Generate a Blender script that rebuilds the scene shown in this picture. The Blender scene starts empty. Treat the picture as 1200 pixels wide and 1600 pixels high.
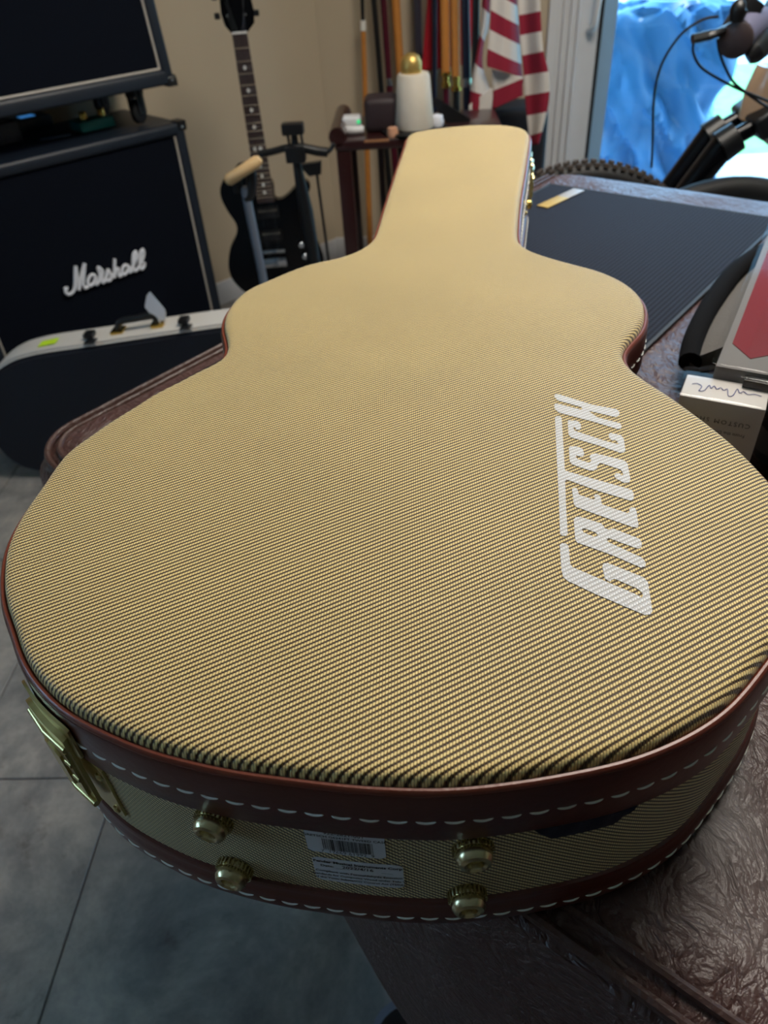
import bpy, bmesh, math, random
from mathutils import Vector, Matrix, noise
random.seed(7)
SC = bpy.context.scene
COL = SC.collection

# ---------------------------------------------------------------- camera
H = 1.22
FPX = 1150.0
MR = [(0.9983548596320238, -0.03252146108513572, -0.04722212212522813),
      (0.015823036321483762, -0.6353345760412059, 0.7720748720222087),
      (-0.05511084984547929, -0.7715518978367101, -0.6337747732230118)]
cam = bpy.data.cameras.new('camera'); camo = bpy.data.objects.new('camera', cam); COL.objects.link(camo)
m = Matrix.Identity(4)
for i in range(3):
    m[i][0] = MR[i][0]; m[i][1] = -MR[i][1]; m[i][2] = -MR[i][2]
m[2][3] = H
camo.matrix_world = m
cam.sensor_fit = 'VERTICAL'; cam.sensor_height = 36.0; cam.sensor_width = 27.0
cam.lens = FPX / 1600 * 36
cam.clip_start = 0.02; cam.clip_end = 200
cam.dof.use_dof = True; cam.dof.focus_distance = 0.40; cam.dof.aperture_fstop = 11.5
SC.camera = camo

# ---------------------------------------------------------------- light
W = bpy.data.worlds.new('sky'); SC.world = W; W.use_nodes = True
wn = W.node_tree.nodes; wl = W.node_tree.links
bg = wn['Background']; bg.inputs['Color'].default_value = (0.36, 0.67, 1.0, 1); bg.inputs['Strength'].default_value = 6.0

def area(name, loc, rot, sx, sy, power, color):
    l = bpy.data.lights.new(name, 'AREA'); l.shape = 'RECTANGLE'; l.size = sx; l.size_y = sy
    l.energy = power; l.color = color
    o = bpy.data.objects.new(name, l); COL.objects.link(o); o.location = loc; o.rotation_euler = rot
    return o
pt = area('door_portal', (1.60, 3.55, 1.05), (math.radians(-90), 0, 0), 1.9, 2.1, 1, (1, 1, 1)); pt.data.cycles.is_portal = True
cl = area('ceiling_lamp_light', (0.6, 1.35, 2.52), (0, 0, 0), 0.9, 0.9, 42, (1.0, 0.92, 0.82)); cl.data.spread = math.radians(155)
area('side_window_light', (-2.9, 0.05, 1.5), (0, math.radians(-90), 0), 1.1, 1.1, 4, (0.80, 0.90, 1.0))
sun = bpy.data.lights.new('sun', 'SUN'); sun.energy = 3.2; sun.angle = math.radians(1.0); sun.color = (1.0, 0.97, 0.9)
suno = bpy.data.objects.new('sun', sun); COL.objects.link(suno); suno.rotation_euler = Vector((-0.60, 0.26, -0.75)).to_track_quat('-Z', 'Y').to_euler()
SC.view_settings.view_transform = 'Standard'; SC.view_settings.look = 'None'
SC.view_settings.gamma = 1.0; SC.view_settings.exposure = 0.0
try: SC.view_settings.use_curve_mapping = False
except Exception: pass

# ---------------------------------------------------------------- helpers
C0 = Vector((0, 0, H))
def ray(x, y):
    c = (x - 600, y - 800, FPX)
    return Vector([sum(MR[i][k] * c[k] for k in range(3)) for i in range(3)])
def atz(x, y, z): v = ray(x, y); return C0 + v * ((z - H) / v.z)
def atY(x, y, Y): v = ray(x, y); return C0 + v * (Y / v.y)
def atp(x, y, P, n): v = ray(x, y); return C0 + v * ((Vector(P) - C0).dot(n) / v.dot(n))

def srgb(r, g, b):
    f = lambda c: (c / 255 / 12.92) if c / 255 <= 0.04045 else ((c / 255 + 0.055) / 1.055) ** 2.4
    return (f(r), f(g), f(b), 1)

def N(nt, t, **kw):
    n = nt.nodes.new(t)
    for k, v in kw.items(): setattr(n, k, v)
    return n
def mth(nt, op, a, b=None, c=None):
    n = nt.nodes.new('ShaderNodeMath'); n.operation = op
    for i, v in enumerate((a, b, c)):
        if v is None: continue
        if isinstance(v, (int, float)): n.inputs[i].default_value = v
        else: nt.links.new(v, n.inputs[i])
    return n.outputs[0]
def mixc(nt, f, a, b):
    n = nt.nodes.new('ShaderNodeMix'); n.data_type = 'RGBA'
    for s, v in ((n.inputs[0], f), (n.inputs[6], a), (n.inputs[7], b)):
        if isinstance(v, (int, float)): s.default_value = v
        elif isinstance(v, tuple): s.default_value = v
        else: nt.links.new(v, s)
    return n.outputs[2]
def base_mat(name, rough=0.5, metal=0.0, spec=None):
    M = bpy.data.materials.new(name); M.use_nodes = True
    nt = M.node_tree; p = nt.nodes['Principled BSDF']
    p.inputs['Roughness'].default_value = rough; p.inputs['Metallic'].default_value = metal
    if spec is not None: p.inputs['Specular IOR Level'].default_value = spec
    return M, nt, p
def mat(name, col, rough=0.5, metal=0.0, var=0.12, scale=18.0, bump=0.0, bdist=0.001, emit=0, spec=None, sheen=0, coat=0):
    """plain procedural material: colour broken up by noise, optional fine relief"""
    M, nt, p = base_mat(name, rough, metal, spec)
    c = srgb(*col)
    tc = N(nt, 'ShaderNodeTexCoord'); nz = N(nt, 'ShaderNodeTexNoise'); nz.inputs['Scale'].default_value = scale
    nz.inputs['Detail'].default_value = 4
    nt.links.new(tc.outputs['Object'], nz.inputs['Vector'])
    d = tuple(max(0, v * (1 - var)) for v in c[:3]) + (1,); l = tuple(min(1, v * (1 + var)) for v in c[:3]) + (1,)
    nt.links.new(mixc(nt, nz.outputs['Fac'], d, l), p.inputs['Base Color'])
    if bump:
        b = N(nt, 'ShaderNodeBump'); b.inputs['Strength'].default_value = bump; b.inputs['Distance'].default_value = bdist
        nt.links.new(nz.outputs['Fac'], b.inputs['Height']); nt.links.new(b.outputs['Normal'], p.inputs['Normal'])
    if emit:
        p.inputs['Emission Color'].default_value = c; p.inputs['Emission Strength'].default_value = emit
    if sheen: p.inputs['Sheen Weight'].default_value = sheen
    if coat: p.inputs['Coat Weight'].default_value = coat
    return M

def tweed(name, shear, light=(244, 218, 148), mid=(122, 92, 48), dark=(34, 22, 9), printed=False):
    """3/1 twill: light floats on a sheared lattice, UV is in metres"""
    M, nt, p = base_mat(name, 0.55, 0, 0.4)
    p.inputs['Sheen Weight'].default_value = 0.3; p.inputs['Sheen Roughness'].default_value = 0.4
    uv = N(nt, 'ShaderNodeUVMap'); uv.uv_map = 'UVMap'
    nz = N(nt, 'ShaderNodeTexNoise'); nz.inputs['Scale'].default_value = 14; nz.inputs['Detail'].default_value = 2
    nt.links.new(uv.outputs[0], nz.inputs['Vector'])
    sx = N(nt, 'ShaderNodeSeparateXYZ'); nt.links.new(uv.outputs[0], sx.inputs[0])
    wob = mth(nt, 'MULTIPLY', mth(nt, 'SUBTRACT', nz.outputs['Fac'], 0.5), 0.0012)
    x = mth(nt, 'ADD', sx.outputs[0], wob); y = mth(nt, 'ADD', sx.outputs[1], wob)
    al = mth(nt, 'DIVIDE', x, 0.00136)
    be = mth(nt, 'DIVIDE', mth(nt, 'SUBTRACT', y, mth(nt, 'MULTIPLY', x, shear)), 0.0030)
    fa = mth(nt, 'SUBTRACT', mth(nt, 'FRACT', al), 0.5)
    fb = mth(nt, 'SUBTRACT', mth(nt, 'FRACT', be), 0.5)
    fb2 = mth(nt, 'SUBTRACT', mth(nt, 'FRACT', mth(nt, 'ADD', be, 0.5)), 0.5)
    def ell(a, b, ra, rb):
        a = mth(nt, 'DIVIDE', a, ra); b = mth(nt, 'DIVIDE', b, rb)
        return mth(nt, 'SQRT', mth(nt, 'ADD', mth(nt, 'MULTIPLY', a, a), mth(nt, 'MULTIPLY', b, b)))
    def ss(d, lo, hi):
        r = N(nt, 'ShaderNodeMapRange'); r.interpolation_type = 'SMOOTHSTEP'
        nt.links.new(d, r.inputs[0]); r.inputs[1].default_value = lo; r.inputs[2].default_value = hi
        r.inputs[3].default_value = 1; r.inputs[4].default_value = 0
        return r.outputs[0]
    lm = ss(ell(fa, fb, 0.50, 0.36), 0.68, 1.08)
    dm = ss(ell(fa, fb2, 0.54, 0.27), 0.5, 1.1)
    n2 = N(nt, 'ShaderNodeTexNoise'); n2.inputs['Scale'].default_value = 9; n2.inputs['Detail'].default_value = 5
    nt.links.new(uv.outputs[0], n2.inputs['Vector'])
    c = mixc(nt, dm, srgb(*mid), srgb(*dark)); c = mixc(nt, lm, c, srgb(*light))
    hs = N(nt, 'ShaderNodeHueSaturation'); nt.links.new(c, hs.inputs['Color'])
    mr = N(nt, 'ShaderNodeMapRange'); nt.links.new(n2.outputs['Fac'], mr.inputs[0]); mr.inputs[1].default_value = 0.3; mr.inputs[2].default_value = 0.7
    mr.inputs[3].default_value = 0.93; mr.inputs[4].default_value = 1.05
    nt.links.new(mr.outputs[0], hs.inputs['Value']); nt.links.new(hs.outputs[0], p.inputs['Base Color'])
    b = N(nt, 'ShaderNodeBump'); b.inputs['Strength'].default_value = 0.7; b.inputs['Distance'].default_value = 0.0005
    hgt = mth(nt, 'SUBTRACT', lm, mth(nt, 'MULTIPLY', dm, 0.5))
    nt.links.new(hgt, b.inputs['Height']); nt.links.new(b.outputs['Normal'], p.inputs['Normal'])
    return M

def leather(name, col, rough=0.36, scale=1.0, bump=0.6):
    M, nt, p = base_mat(name, rough)
    tc = N(nt, 'ShaderNodeTexCoord')
    dn = N(nt, 'ShaderNodeTexNoise'); dn.inputs['Scale'].default_value = 9; dn.inputs['Detail'].default_value = 3
    nt.links.new(tc.outputs['Object'], dn.inputs['Vector'])
    dis = N(nt, 'ShaderNodeVectorMath'); dis.operation = 'MULTIPLY_ADD'
    nt.links.new(dn.outputs['Color'], dis.inputs[0]); dis.inputs[1].default_value = (0.10, 0.05, 0.05); nt.links.new(tc.outputs['Object'], dis.inputs[2])
    mp = N(nt, 'ShaderNodeMapping'); mp.inputs['Rotation'].default_value = (0, 0, 0.6); mp.inputs['Scale'].default_value = (1.0, 0.5, 1.0)
    nt.links.new(dis.outputs[0], mp.inputs[0])
    def ridged(sc, det):
        n = N(nt, 'ShaderNodeTexNoise'); n.inputs['Scale'].default_value = sc * scale; n.inputs['Detail'].default_value = det
        nt.links.new(mp.outputs[0], n.inputs['Vector'])
        return mth(nt, 'MINIMUM', mth(nt, 'MULTIPLY', mth(nt, 'ABSOLUTE', mth(nt, 'SUBTRACT', n.outputs['Fac'], 0.5)), 9.0), 1.0)
    r1 = ridged(46, 2); r2 = ridged(120, 3); r3 = ridged(210, 2)
    gr = N(nt, 'ShaderNodeTexVoronoi'); gr.feature = 'DISTANCE_TO_EDGE'; gr.inputs['Scale'].default_value = 520 * scale; nt.links.new(tc.outputs['Object'], gr.inputs['Vector'])
    big = N(nt, 'ShaderNodeTexNoise'); big.inputs['Scale'].default_value = 7; big.inputs['Detail'].default_value = 3; nt.links.new(tc.outputs['Object'], big.inputs['Vector'])
    c = srgb(*col); dk = tuple(v * 0.62 for v in c[:3]) + (1,); lt = tuple(v * 1.35 for v in c[:3]) + (1,)
    nt.links.new(mixc(nt, big.outputs['Fac'], dk, lt), p.inputs['Base Color'])
    h = mth(nt, 'ADD', mth(nt, 'ADD', mth(nt, 'MULTIPLY', r1, 0.55), mth(nt, 'MULTIPLY', r2, 0.32)), mth(nt, 'ADD', mth(nt, 'MULTIPLY', r3, 0.06), mth(nt, 'MULTIPLY', mth(nt, 'MINIMUM', gr.outputs[0], 0.25), 0.10)))
    h = mth(nt, 'ADD', h, mth(nt, 'MULTIPLY', big.outputs['Fac'], 3.0))
    b = N(nt, 'ShaderNodeBump'); b.inputs['Strength'].default_value = bump; b.inputs['Distance'].default_value = 0.0024
    nt.links.new(h, b.inputs['Height']); nt.links.new(b.outputs['Normal'], p.inputs['Normal'])
    p.inputs['Coat Weight'].default_value = 0.15; p.inputs['Coat Roughness'].default_value = 0.25
    return M

# ---- objects
def setp(o, label=None, cat=None, group=None, kind=None):
    if label: o['label'] = label
    if cat: o['category'] = cat
    if group: o['group'] = group
    if kind: o['kind'] = kind
    return o
def thing(name, label, cat, loc=(0, 0, 0), rotz=0, group=None):
    o = bpy.data.objects.new(name, None); COL.objects.link(o); o.empty_display_size = 0.05
    o.location = loc; o.rotation_euler = (0, 0, rotz)
    return setp(o, label, cat, group)
def obj(name, bm, material, parent=None, world=True, smooth=True, **kw):
    """link bm as one mesh object, origin at its own centre; verts are world coords (world) or root-local"""
    me = bpy.data.meshes.new(name)
    if parent is not None and world:
        r = parent; T = Matrix.Identity(4); chain = []
        while r is not None: chain.append(r); r = r.parent
        for q in reversed(chain): T = T @ (Matrix.Translation(q.location) @ q.rotation_euler.to_matrix().to_4x4())
        bm.transform(T.inverted())
    elif parent is not None and parent.type == 'MESH':
        bm.transform(Matrix.Translation(-parent.location))
    bm.normal_update()
    vs = [v.co for v in bm.verts]
    c = Vector([(min(v[i] for v in vs) + max(v[i] for v in vs)) / 2 for i in range(3)])
    bm.transform(Matrix.Translation(-c))
    bm.to_mesh(me); bm.free()
    if smooth:
        me.polygons.foreach_set('use_smooth', [True] * len(me.polygons))
        try: me.set_sharp_from_angle(angle=math.radians(38))
        except Exception: pass
    for mm in (material if isinstance(material, (list, tuple)) else [material]): me.materials.append(mm)
    o = bpy.data.objects.new(name, me); COL.objects.link(o); o.location = c
    if parent is not None: o.parent = parent
    return setp(o, **kw)
def share(o, name, parent, loc, rot=(0, 0, 0), scale=(1, 1, 1), **kw):
    d = o.copy(); d.name = name; COL.objects.link(d); d.parent = parent; d.location = loc; d.rotation_euler = rot; d.scale = scale
    return d
def copy_tree(o, parent=None):
    c = o.copy(); COL.objects.link(c); c.parent = parent
    for ch in [k for k in COL.objects if k.parent == o]: copy_tree(ch, c)
    return c

def B(): return bmesh.new()
def add(bm, src, mtx=None):
    if mtx is not None: src.transform(mtx)
    me = bpy.data.meshes.new('tmp'); src.to_mesh(me); src.free(); bm.from_mesh(me); bpy.data.meshes.remove(me)
    return bm
def box(x0, y0, z0, x1, y1, z1, bev=0.0, seg=2, bm=None, mtx=None):
    b = B(); bmesh.ops.create_cube(b, size=1)
    for v in b.verts: v.co = Vector(((x0 + x1) / 2 + v.co.x * (x1 - x0), (y0 + y1) / 2 + v.co.y * (y1 - y0), (z0 + z1) / 2 + v.co.z * (z1 - z0)))
    if bev: bmesh.ops.bevel(b, geom=list(b.edges), offset=bev, segments=seg, affect='EDGES', profile=0.6)
    if mtx is not None: b.transform(mtx)
    if bm is not None: return add(bm, b)
    return b
def tube(pts, r, n=10, bm=None, caps=True, flat=1.0):
    """swept tube; r number or list"""
    b = B() if bm is None else bm
    P = [Vector(p) for p in pts]; R = r if isinstance(r, (list, tuple)) else [r] * len(P)
    rings = []; up = None
    for i, p in enumerate(P):
        t = (P[min(i + 1, len(P) - 1)] - P[max(i - 1, 0)]).normalized()
        if up is None: up = Vector((0, 0, 1)) if abs(t.z) < 0.9 else Vector((0, 1, 0))
        s = t.cross(up)
        if s.length < 1e-6: s = t.orthogonal()
        s.normalize(); u = s.cross(t).normalized(); up = u
        rings.append([b.verts.new(p + (s * math.cos(2 * math.pi * k / n) + u * math.sin(2 * math.pi * k / n) * flat) * R[i]) for k in range(n)])
    for a, c in zip(rings, rings[1:]):
        for k in range(n): b.faces.new((a[k], a[(k + 1) % n], c[(k + 1) % n], c[k]))
    if caps: b.faces.new(rings[0][::-1]); b.faces.new(rings[-1])
    return b
def lathe(prof, n=24, bm=None, mtx=None):
    """revolve (r, z) about local Z"""
    b = B(); rings = []
    for r, z in prof:
        rings.append([b.verts.new((max(r, 1e-5) * math.cos(2 * math.pi * k / n), max(r, 1e-5) * math.sin(2 * math.pi * k / n), z)) for k in range(n)])
    for a, c in zip(rings, rings[1:]):
        for k in range(n): b.faces.new((a[k], a[(k + 1) % n], c[(k + 1) % n], c[k]))
    b.faces.new(rings[0][::-1]); b.faces.new(rings[-1])
    if mtx is not None: b.transform(mtx)
    if bm is not None: return add(bm, b)
    return b
def prism(poly, z0, z1, mtx=None, bm=None, bev=0):
    """extrude a 2D polygon between z0 and z1"""
    b = B(); A = [b.verts.new((x, y, z0)) for x, y in poly]; D = [b.verts.new((x, y, z1)) for x, y in poly]
    n = len(poly)
    f0 = b.faces.new(A[::-1]); f1 = b.faces.new(D)
    for k in range(n): b.faces.new((A[k], A[(k + 1) % n], D[(k + 1) % n], D[k]))
    bmesh.ops.recalc_face_normals(b, faces=list(b.faces))
    if bev: bmesh.ops.bevel(b, geom=[e for f in (f0, f1) for e in f.edges], offset=bev, segments=2, affect='EDGES')
    bmesh.ops.triangulate(b, faces=[f for f in b.faces if len(f.verts) > 4])
    if mtx is not None: b.transform(mtx)
    if bm is not None: return add(bm, b)
    return b
def frame(o, x, y, z):
    """matrix from origin and three axes"""
    m = Matrix.Identity(4)
    for i in range(3): m[i][0] = x[i]; m[i][1] = y[i]; m[i][2] = z[i]; m[i][3] = o[i]
    return m
def zto(d, o=(0, 0, 0)):
    return Matrix.Translation(o) @ Vector((0, 0, 1)).rotation_difference(Vector(d)).to_matrix().to_4x4()
def catmull(P, k=6, closed=False):
    out = []; n = len(P); rng = n if closed else n - 1
    for i in range(rng):
        p = [Vector(P[(i + j) % n]) if closed else Vector(P[min(max(i + j, 0), n - 1)]) for j in (-1, 0, 1, 2)]
        for s in range(k):
            t = s / k
            out.append(0.5 * ((2 * p[1]) + (p[2] - p[0]) * t + (2 * p[0] - 5 * p[1] + 4 * p[2] - p[3]) * t * t + (-p[0] + 3 * p[1] - 3 * p[2] + p[3]) * t ** 3))
    if not closed: out.append(Vector(P[-1]))
    return out
def text_bm(s, size, align='LEFT', bold=0.0, shear=0.0, spacing=1.0):
    cu = bpy.data.curves.new('t', 'FONT'); cu.body = s; cu.size = size; cu.align_x = align; cu.offset = bold; cu.shear = shear
    cu.space_character = spacing; cu.resolution_u = 2
    o = bpy.data.objects.new('t', cu); COL.objects.link(o)
    dg = bpy.context.evaluated_depsgraph_get(); me = bpy.data.meshes.new_from_object(o.evaluated_get(dg))
    b = B(); b.from_mesh(me); bpy.data.objects.remove(o); bpy.data.curves.remove(cu); bpy.data.meshes.remove(me)
    return b

# ---------------------------------------------------------------- materials
M_wall = mat('tan_wall_paint', (186, 170, 146), 0.85, var=0.04, scale=6, bump=0.15, bdist=0.002)
M_ceil = mat('ceiling_paint', (222, 216, 204), 0.9, var=0.03)
M_white = mat('white_vinyl_frame', (206, 205, 206), 0.5, var=0.03)
M_alu = mat('pale_aluminium_stile', (150, 185, 215), 0.4, 0.2, var=0.04)
M_blackrub = mat('black_rubber', (18, 18, 20), 0.6, var=0.2)
M_black = mat('satin_black', (14, 15, 18), 0.4, var=0.2)
M_blackgloss = mat('gloss_black_lacquer', (4, 5, 9), 0.22, var=0.1, spec=0.3)
M_tolex = mat('black_blue_tolex', (18, 27, 40), 0.45, var=0.25, scale=400, bump=0.5, bdist=0.0006)
M_grille = mat('black_grille_cloth', (8, 13, 24), 0.9, spec=0.12, var=0.4, scale=700, bump=0.4, bdist=0.0005)
M_piping = mat('white_piping', (176, 168, 158), 0.45, var=0.05)
M_gold = mat('gold_brass', (212, 176, 92), 0.24, 1.0, var=0.1, scale=60)
M_nickel = mat('aged_nickel_brass', (200, 188, 148), 0.25, 1.0, var=0.3, scale=160, bump=0.2, bdist=0.0004)
M_brass = mat('dull_brass', (200, 184, 128), 0.28, 1.0, var=0.25, scale=120, bump=0.15, bdist=0.0003)
M_chrome = mat('chrome', (200, 205, 212), 0.15, 1.0, var=0.05)
M_grey = mat('grey_metal', (120, 128, 142), 0.4, 0.5, var=0.08)
M_vinyl = mat('brown_vinyl_trim', (84, 34, 26), 0.30, var=0.12, scale=260, bump=0.25, bdist=0.0005)
M_pipe = mat('tan_brown_piping', (118, 58, 42), 0.34, var=0.12, scale=420, bump=0.3, bdist=0.0005)
M_thread = mat('white_thread', (226, 226, 218), 0.6, var=0.08, scale=900)
M_tweed_top = tweed('tweed_lid_cloth', 0.554)
M_tweed_side = tweed('tweed_side_cloth', -0.80, light=(246, 226, 168), mid=(110, 88, 50), dark=(30, 22, 10))
M_logo = tweed('white_print_on_tweed', 0.554, light=(236, 236, 236), mid=(206, 204, 204), dark=(186, 183, 182))
M_leather = leather('dark_brown_leather', (74, 50, 47), 0.42, bump=1.0)
M_seam = leather('seam_leather', (66, 42, 36), 0.45, 1.5, bump=0.35)
M_wood = mat('dark_mahogany', (42, 16, 16), 0.3, var=0.25, scale=30, coat=0.3)
M_orangewood = mat('amber_wood', (190, 124, 56), 0.4, var=0.15, scale=40)
M_paper = mat('white_paper', (216, 218, 226), 0.6, var=0.03)
M_ink = mat('black_ink', (20, 22, 30), 0.6, var=0.1)
M_navy = mat('navy_cloth', (18, 26, 52), 0.8, var=0.2, scale=600, bump=0.3)

# ---------------------------------------------------------------- setting
def floor_mat():
    M, nt, p = base_mat('slate_look_tile', 0.38)
    tc = N(nt, 'ShaderNodeTexCoord'); g = N(nt, 'ShaderNodeNewGeometry')
    a = N(nt, 'ShaderNodeTexNoise'); a.inputs['Scale'].default_value = 4.5; a.inputs['Detail'].default_value = 10; a.inputs['Roughness'].default_value = 0.72; a.inputs['Distortion'].default_value = 0.25
    b = N(nt, 'ShaderNodeTexNoise'); b.inputs['Scale'].default_value = 9; b.inputs['Detail'].default_value = 8; b.inputs['Roughness'].default_value = 0.7
    nt.links.new(g.outputs['Position'], a.inputs['Vector']); nt.links.new(g.outputs['Position'], b.inputs['Vector'])
    r = N(nt, 'ShaderNodeValToRGB'); e = r.color_ramp.elements
    e[0].position = 0.33; e[0].color = srgb(84, 86, 88); e[1].position = 0.68; e[1].color = srgb(170, 163, 154)
    x = e.new(0.5); x.color = srgb(128, 126, 123)
    nt.links.new(a.outputs['Fac'], r.inputs['Fac'])
    r2 = N(nt, 'ShaderNodeValToRGB'); e = r2.color_ramp.elements
    e[0].position = 0.34; e[0].color = (1, 1, 1, 1); e[1].position = 0.42; e[1].color = (0, 0, 0, 1)
    nt.links.new(b.outputs['Fac'], r2.inputs['Fac'])
    c = mixc(nt, mth(nt, 'MULTIPLY', r2.outputs[0], 0.6), r.outputs[0], srgb(74, 68, 64))
    nt.links.new(c, p.inputs['Base Color'])
    bu = N(nt, 'ShaderNodeBump'); bu.inputs['Strength'].default_value = 0.4; bu.inputs['Distance'].default_value = 0.002
    nt.links.new(a.outputs['Fac'], bu.inputs['Height']); nt.links.new(bu.outputs['Normal'], p.inputs['Normal'])
    return M
M_tile = floor_mat()
M_grout = mat('dark_grout', (70, 70, 72), 0.9)
XL, XR, YF, YB, ZC = -3.0, 3.0, -3.4, 3.33, 2.6
fl = obj('floor', box(XL, YF, -0.08, XR, YB + 0.16, -0.003), M_grout, kind='structure')
TS = 0.61; gx = -0.574; gy = 0.735
tb = box(-TS / 2 + 0.0015, -TS / 2 + 0.0015, -0.006, TS / 2 - 0.0015, TS / 2 - 0.0015, 0.0, bev=0.0012, seg=1)
t0 = obj('tile', tb, M_tile, fl)
first = True
for r in range(-5, 5):
    cy = gy - TS / 2 - r * TS
    if cy < YF + 0.2 or cy > YB - 0.0: continue
    off = 0 if r % 2 == 0 else TS / 2
    for k in range(-6, 7):
        cx = gx + TS / 2 + off + k * TS
        if cx < XL + 0.25 or cx > XR - 0.25: continue
        if cx > 1.7 or cy < -1.3: continue
        L = Vector((cx, cy, -0.003)) - fl.location
        if first: t0.location = L; first = False
        else: share(t0, 'tile', fl, L)

obj('ceiling', box(XL, YF, ZC, XR, YB + 0.16, ZC + 0.1), M_ceil, kind='structure')
obj('wall_right', box(XR, YF, 0, XR + 0.12, YB + 0.16, ZC), M_wall, kind='structure')
obj('wall_front', box(XL, YF - 0.12, 0, XR, YF, ZC), M_wall, kind='structure')
# left side wall with a real window opening (daylight from the left)
b = box(XL - 0.12, YF, 0, XL, -0.5, ZC); box(XL - 0.12, 0.6, 0, XL, YB, ZC, bm=b); box(XL - 0.12, -0.5, 0, XL, 0.6, 0.95, bm=b); box(XL - 0.12, -0.5, 2.05, XL, 0.6, ZC, bm=b)
obj('wall_left', b, M_wall, kind='structure')
# diagonal wall behind the speaker stack
s2 = math.sqrt(0.5)
wA = Vector((-0.328, 3.325, 0)); d45 = Vector((-s2, -s2, 0)); n45 = Vector((-s2, s2, 0))
b = B(); Lw = 3.7
add(b, box(0, 0, 0, Lw, 0.12, ZC), frame(wA, d45, n45, (0, 0, 1)))
obj('wall_corner', b, M_wall, kind='structure')
# back wall with sliding door opening
DX0, DX1, DZ = 0.565, 2.55, 2.08
b = box(-0.50, YB, 0, DX0, YB + 0.14, ZC); box(DX1, YB, 0, XR, YB + 0.14, ZC, bm=b); box(DX0, YB, DZ, DX1, YB + 0.14, ZC, bm=b)
obj('wall_back', b, M_wall, kind='structure')
b = box(-0.34, YB - 0.014, 0, DX0 - 0.03, YB - 0.001, 0.09, bev=0.003)
obj('baseboard_back', b, M_white, kind='structure')
b = B(); add(b, box(0.02, -0.014, 0, Lw, -0.001, 0.09, bev=0.003), frame(wA, d45, n45, (0, 0, 1)))
obj('baseboard_left', b, M_white, kind='structure')

door = thing('door_1', None, None, (DX0, YB, 0)); door['kind'] = 'structure'
# grooved jamb (several stepped ribs) left and right, header, sill
b = B()
for i, (x0, x1, y0) in enumerate([(-0.02, 0.016, -0.030), (0.016, 0.032, -0.018), (0.032, 0.046, -0.028), (0.046, 0.060, -0.014), (0.060, 0.074, -0.026), (0.074, 0.088, -0.010), (0.088, 0.098, -0.02)]):
    box(DX0 + x0, YB + y0, 0, DX0 + x1, YB + 0.14, DZ, bm=b, bev=0.002, seg=1)
box(DX1 - 0.09, YB - 0.02, 0, DX1, YB + 0.14, DZ, bm=b); box(DX0, YB - 0.02, DZ - 0.06, DX1, YB + 0.14, DZ, bm=b); box(DX0, YB - 0.02, 0.0, DX1, YB + 0.14, 0.035, bm=b)
obj('door_frame', b, M_white, door)
b = box(0.662, YB + 0.01, 0.035, 0.742, YB + 0.05, DZ - 0.06, bev=0.004)
sl = obj('door_stile', b, M_white, door)
b = box(0.742, YB + 0.022, 0.035, 0.758, YB + 0.06, DZ - 0.06)
obj('weather_strip', b, M_blackrub, door)
b = box(0.758, YB + 0.03, 0.035, 0.812, YB + 0.075, DZ - 0.06, bev=0.003); box(0.812, YB + 0.03, 0.035, DX1 - 0.09, YB + 0.075, 0.10, bm=b); box(0.812, YB + 0.03, DZ - 0.12, DX1 - 0.09, YB + 0.075, DZ - 0.06, bm=b)
obj('sash', b, M_alu, door)
M_glass, nt, p = base_mat('window_glass', 0.02)
for n_ in list(nt.nodes):
    if n_.type != 'OUTPUT_MATERIAL': nt.nodes.remove(n_)
out = [n_ for n_ in nt.nodes if n_.type == 'OUTPUT_MATERIAL'][0]
tr = N(nt, 'ShaderNodeBsdfTransparent'); tr.inputs[0].default_value = (0.90, 0.97, 1.0, 1); gl = N(nt, 'ShaderNodeBsdfGlossy'); gl.inputs['Roughness'].default_value = 0.03
ms = N(nt, 'ShaderNodeMixShader'); ms.inputs[0].default_value = 0.05
nt.links.new(tr.outputs[0], ms.inputs[1]); nt.links.new(gl.outputs[0], ms.inputs[2]); nt.links.new(ms.outputs[0], out.inputs[0])
obj('pane', box(0.812, YB + 0.05, 0.10, DX1 - 0.09, YB + 0.056, DZ - 0.12), M_glass, door, smooth=False)
# D-shaped pull handle
hb = [atY(925, y_, YB - 0.03) for y_ in (-30,)][0]
hx = 0.716; b = tube(catmull([(hx, YB + 0.008, 1.02), (hx + 0.004, YB - 0.035, 1.01), (hx + 0.006, YB - 0.05, 0.97), (hx, YB - 0.05, 0.88), (hx - 0.004, YB - 0.035, 0.83), (hx - 0.012, YB + 0.008, 0.815)], 5), 0.011, 10)
obj('door_handle', b, M_white, door)
# side window frame + pane
wdw = thing('window_1', None, None, (XL, 0.05, 0.95)); wdw['kind'] = 'structure'
b = box(XL - 0.08, -0.5, 0.95, XL - 0.02, -0.44, 2.05); box(XL - 0.08, 0.54, 0.95, XL - 0.02, 0.6, 2.05, bm=b); box(XL - 0.08, -0.5, 0.95, XL - 0.02, 0.6, 1.01, bm=b); box(XL - 0.08, -0.5, 1.99, XL - 0.02, 0.6, 2.05, bm=b)
obj('window_frame', b, M_white, wdw)
obj('pane', box(XL - 0.055, -0.44, 1.01, XL - 0.049, 0.54, 1.99), M_glass, wdw)
lamp = thing('ceiling_light', 'square white flush ceiling light above the leather-covered table', 'light', (0.6, 1.35, 2.53))
obj('lamp_housing', box(0.12, 0.87, 2.54, 1.08, 1.83, 2.60, bev=0.01), M_ceil, lamp)
M_em = mat('lamp_diffuser', (255, 240, 220), 0.5, emit=1.5)
obj('diffuser', box(0.15, 0.90, 2.53, 1.05, 1.80, 2.545, bev=0.004), M_em, lamp)

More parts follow.
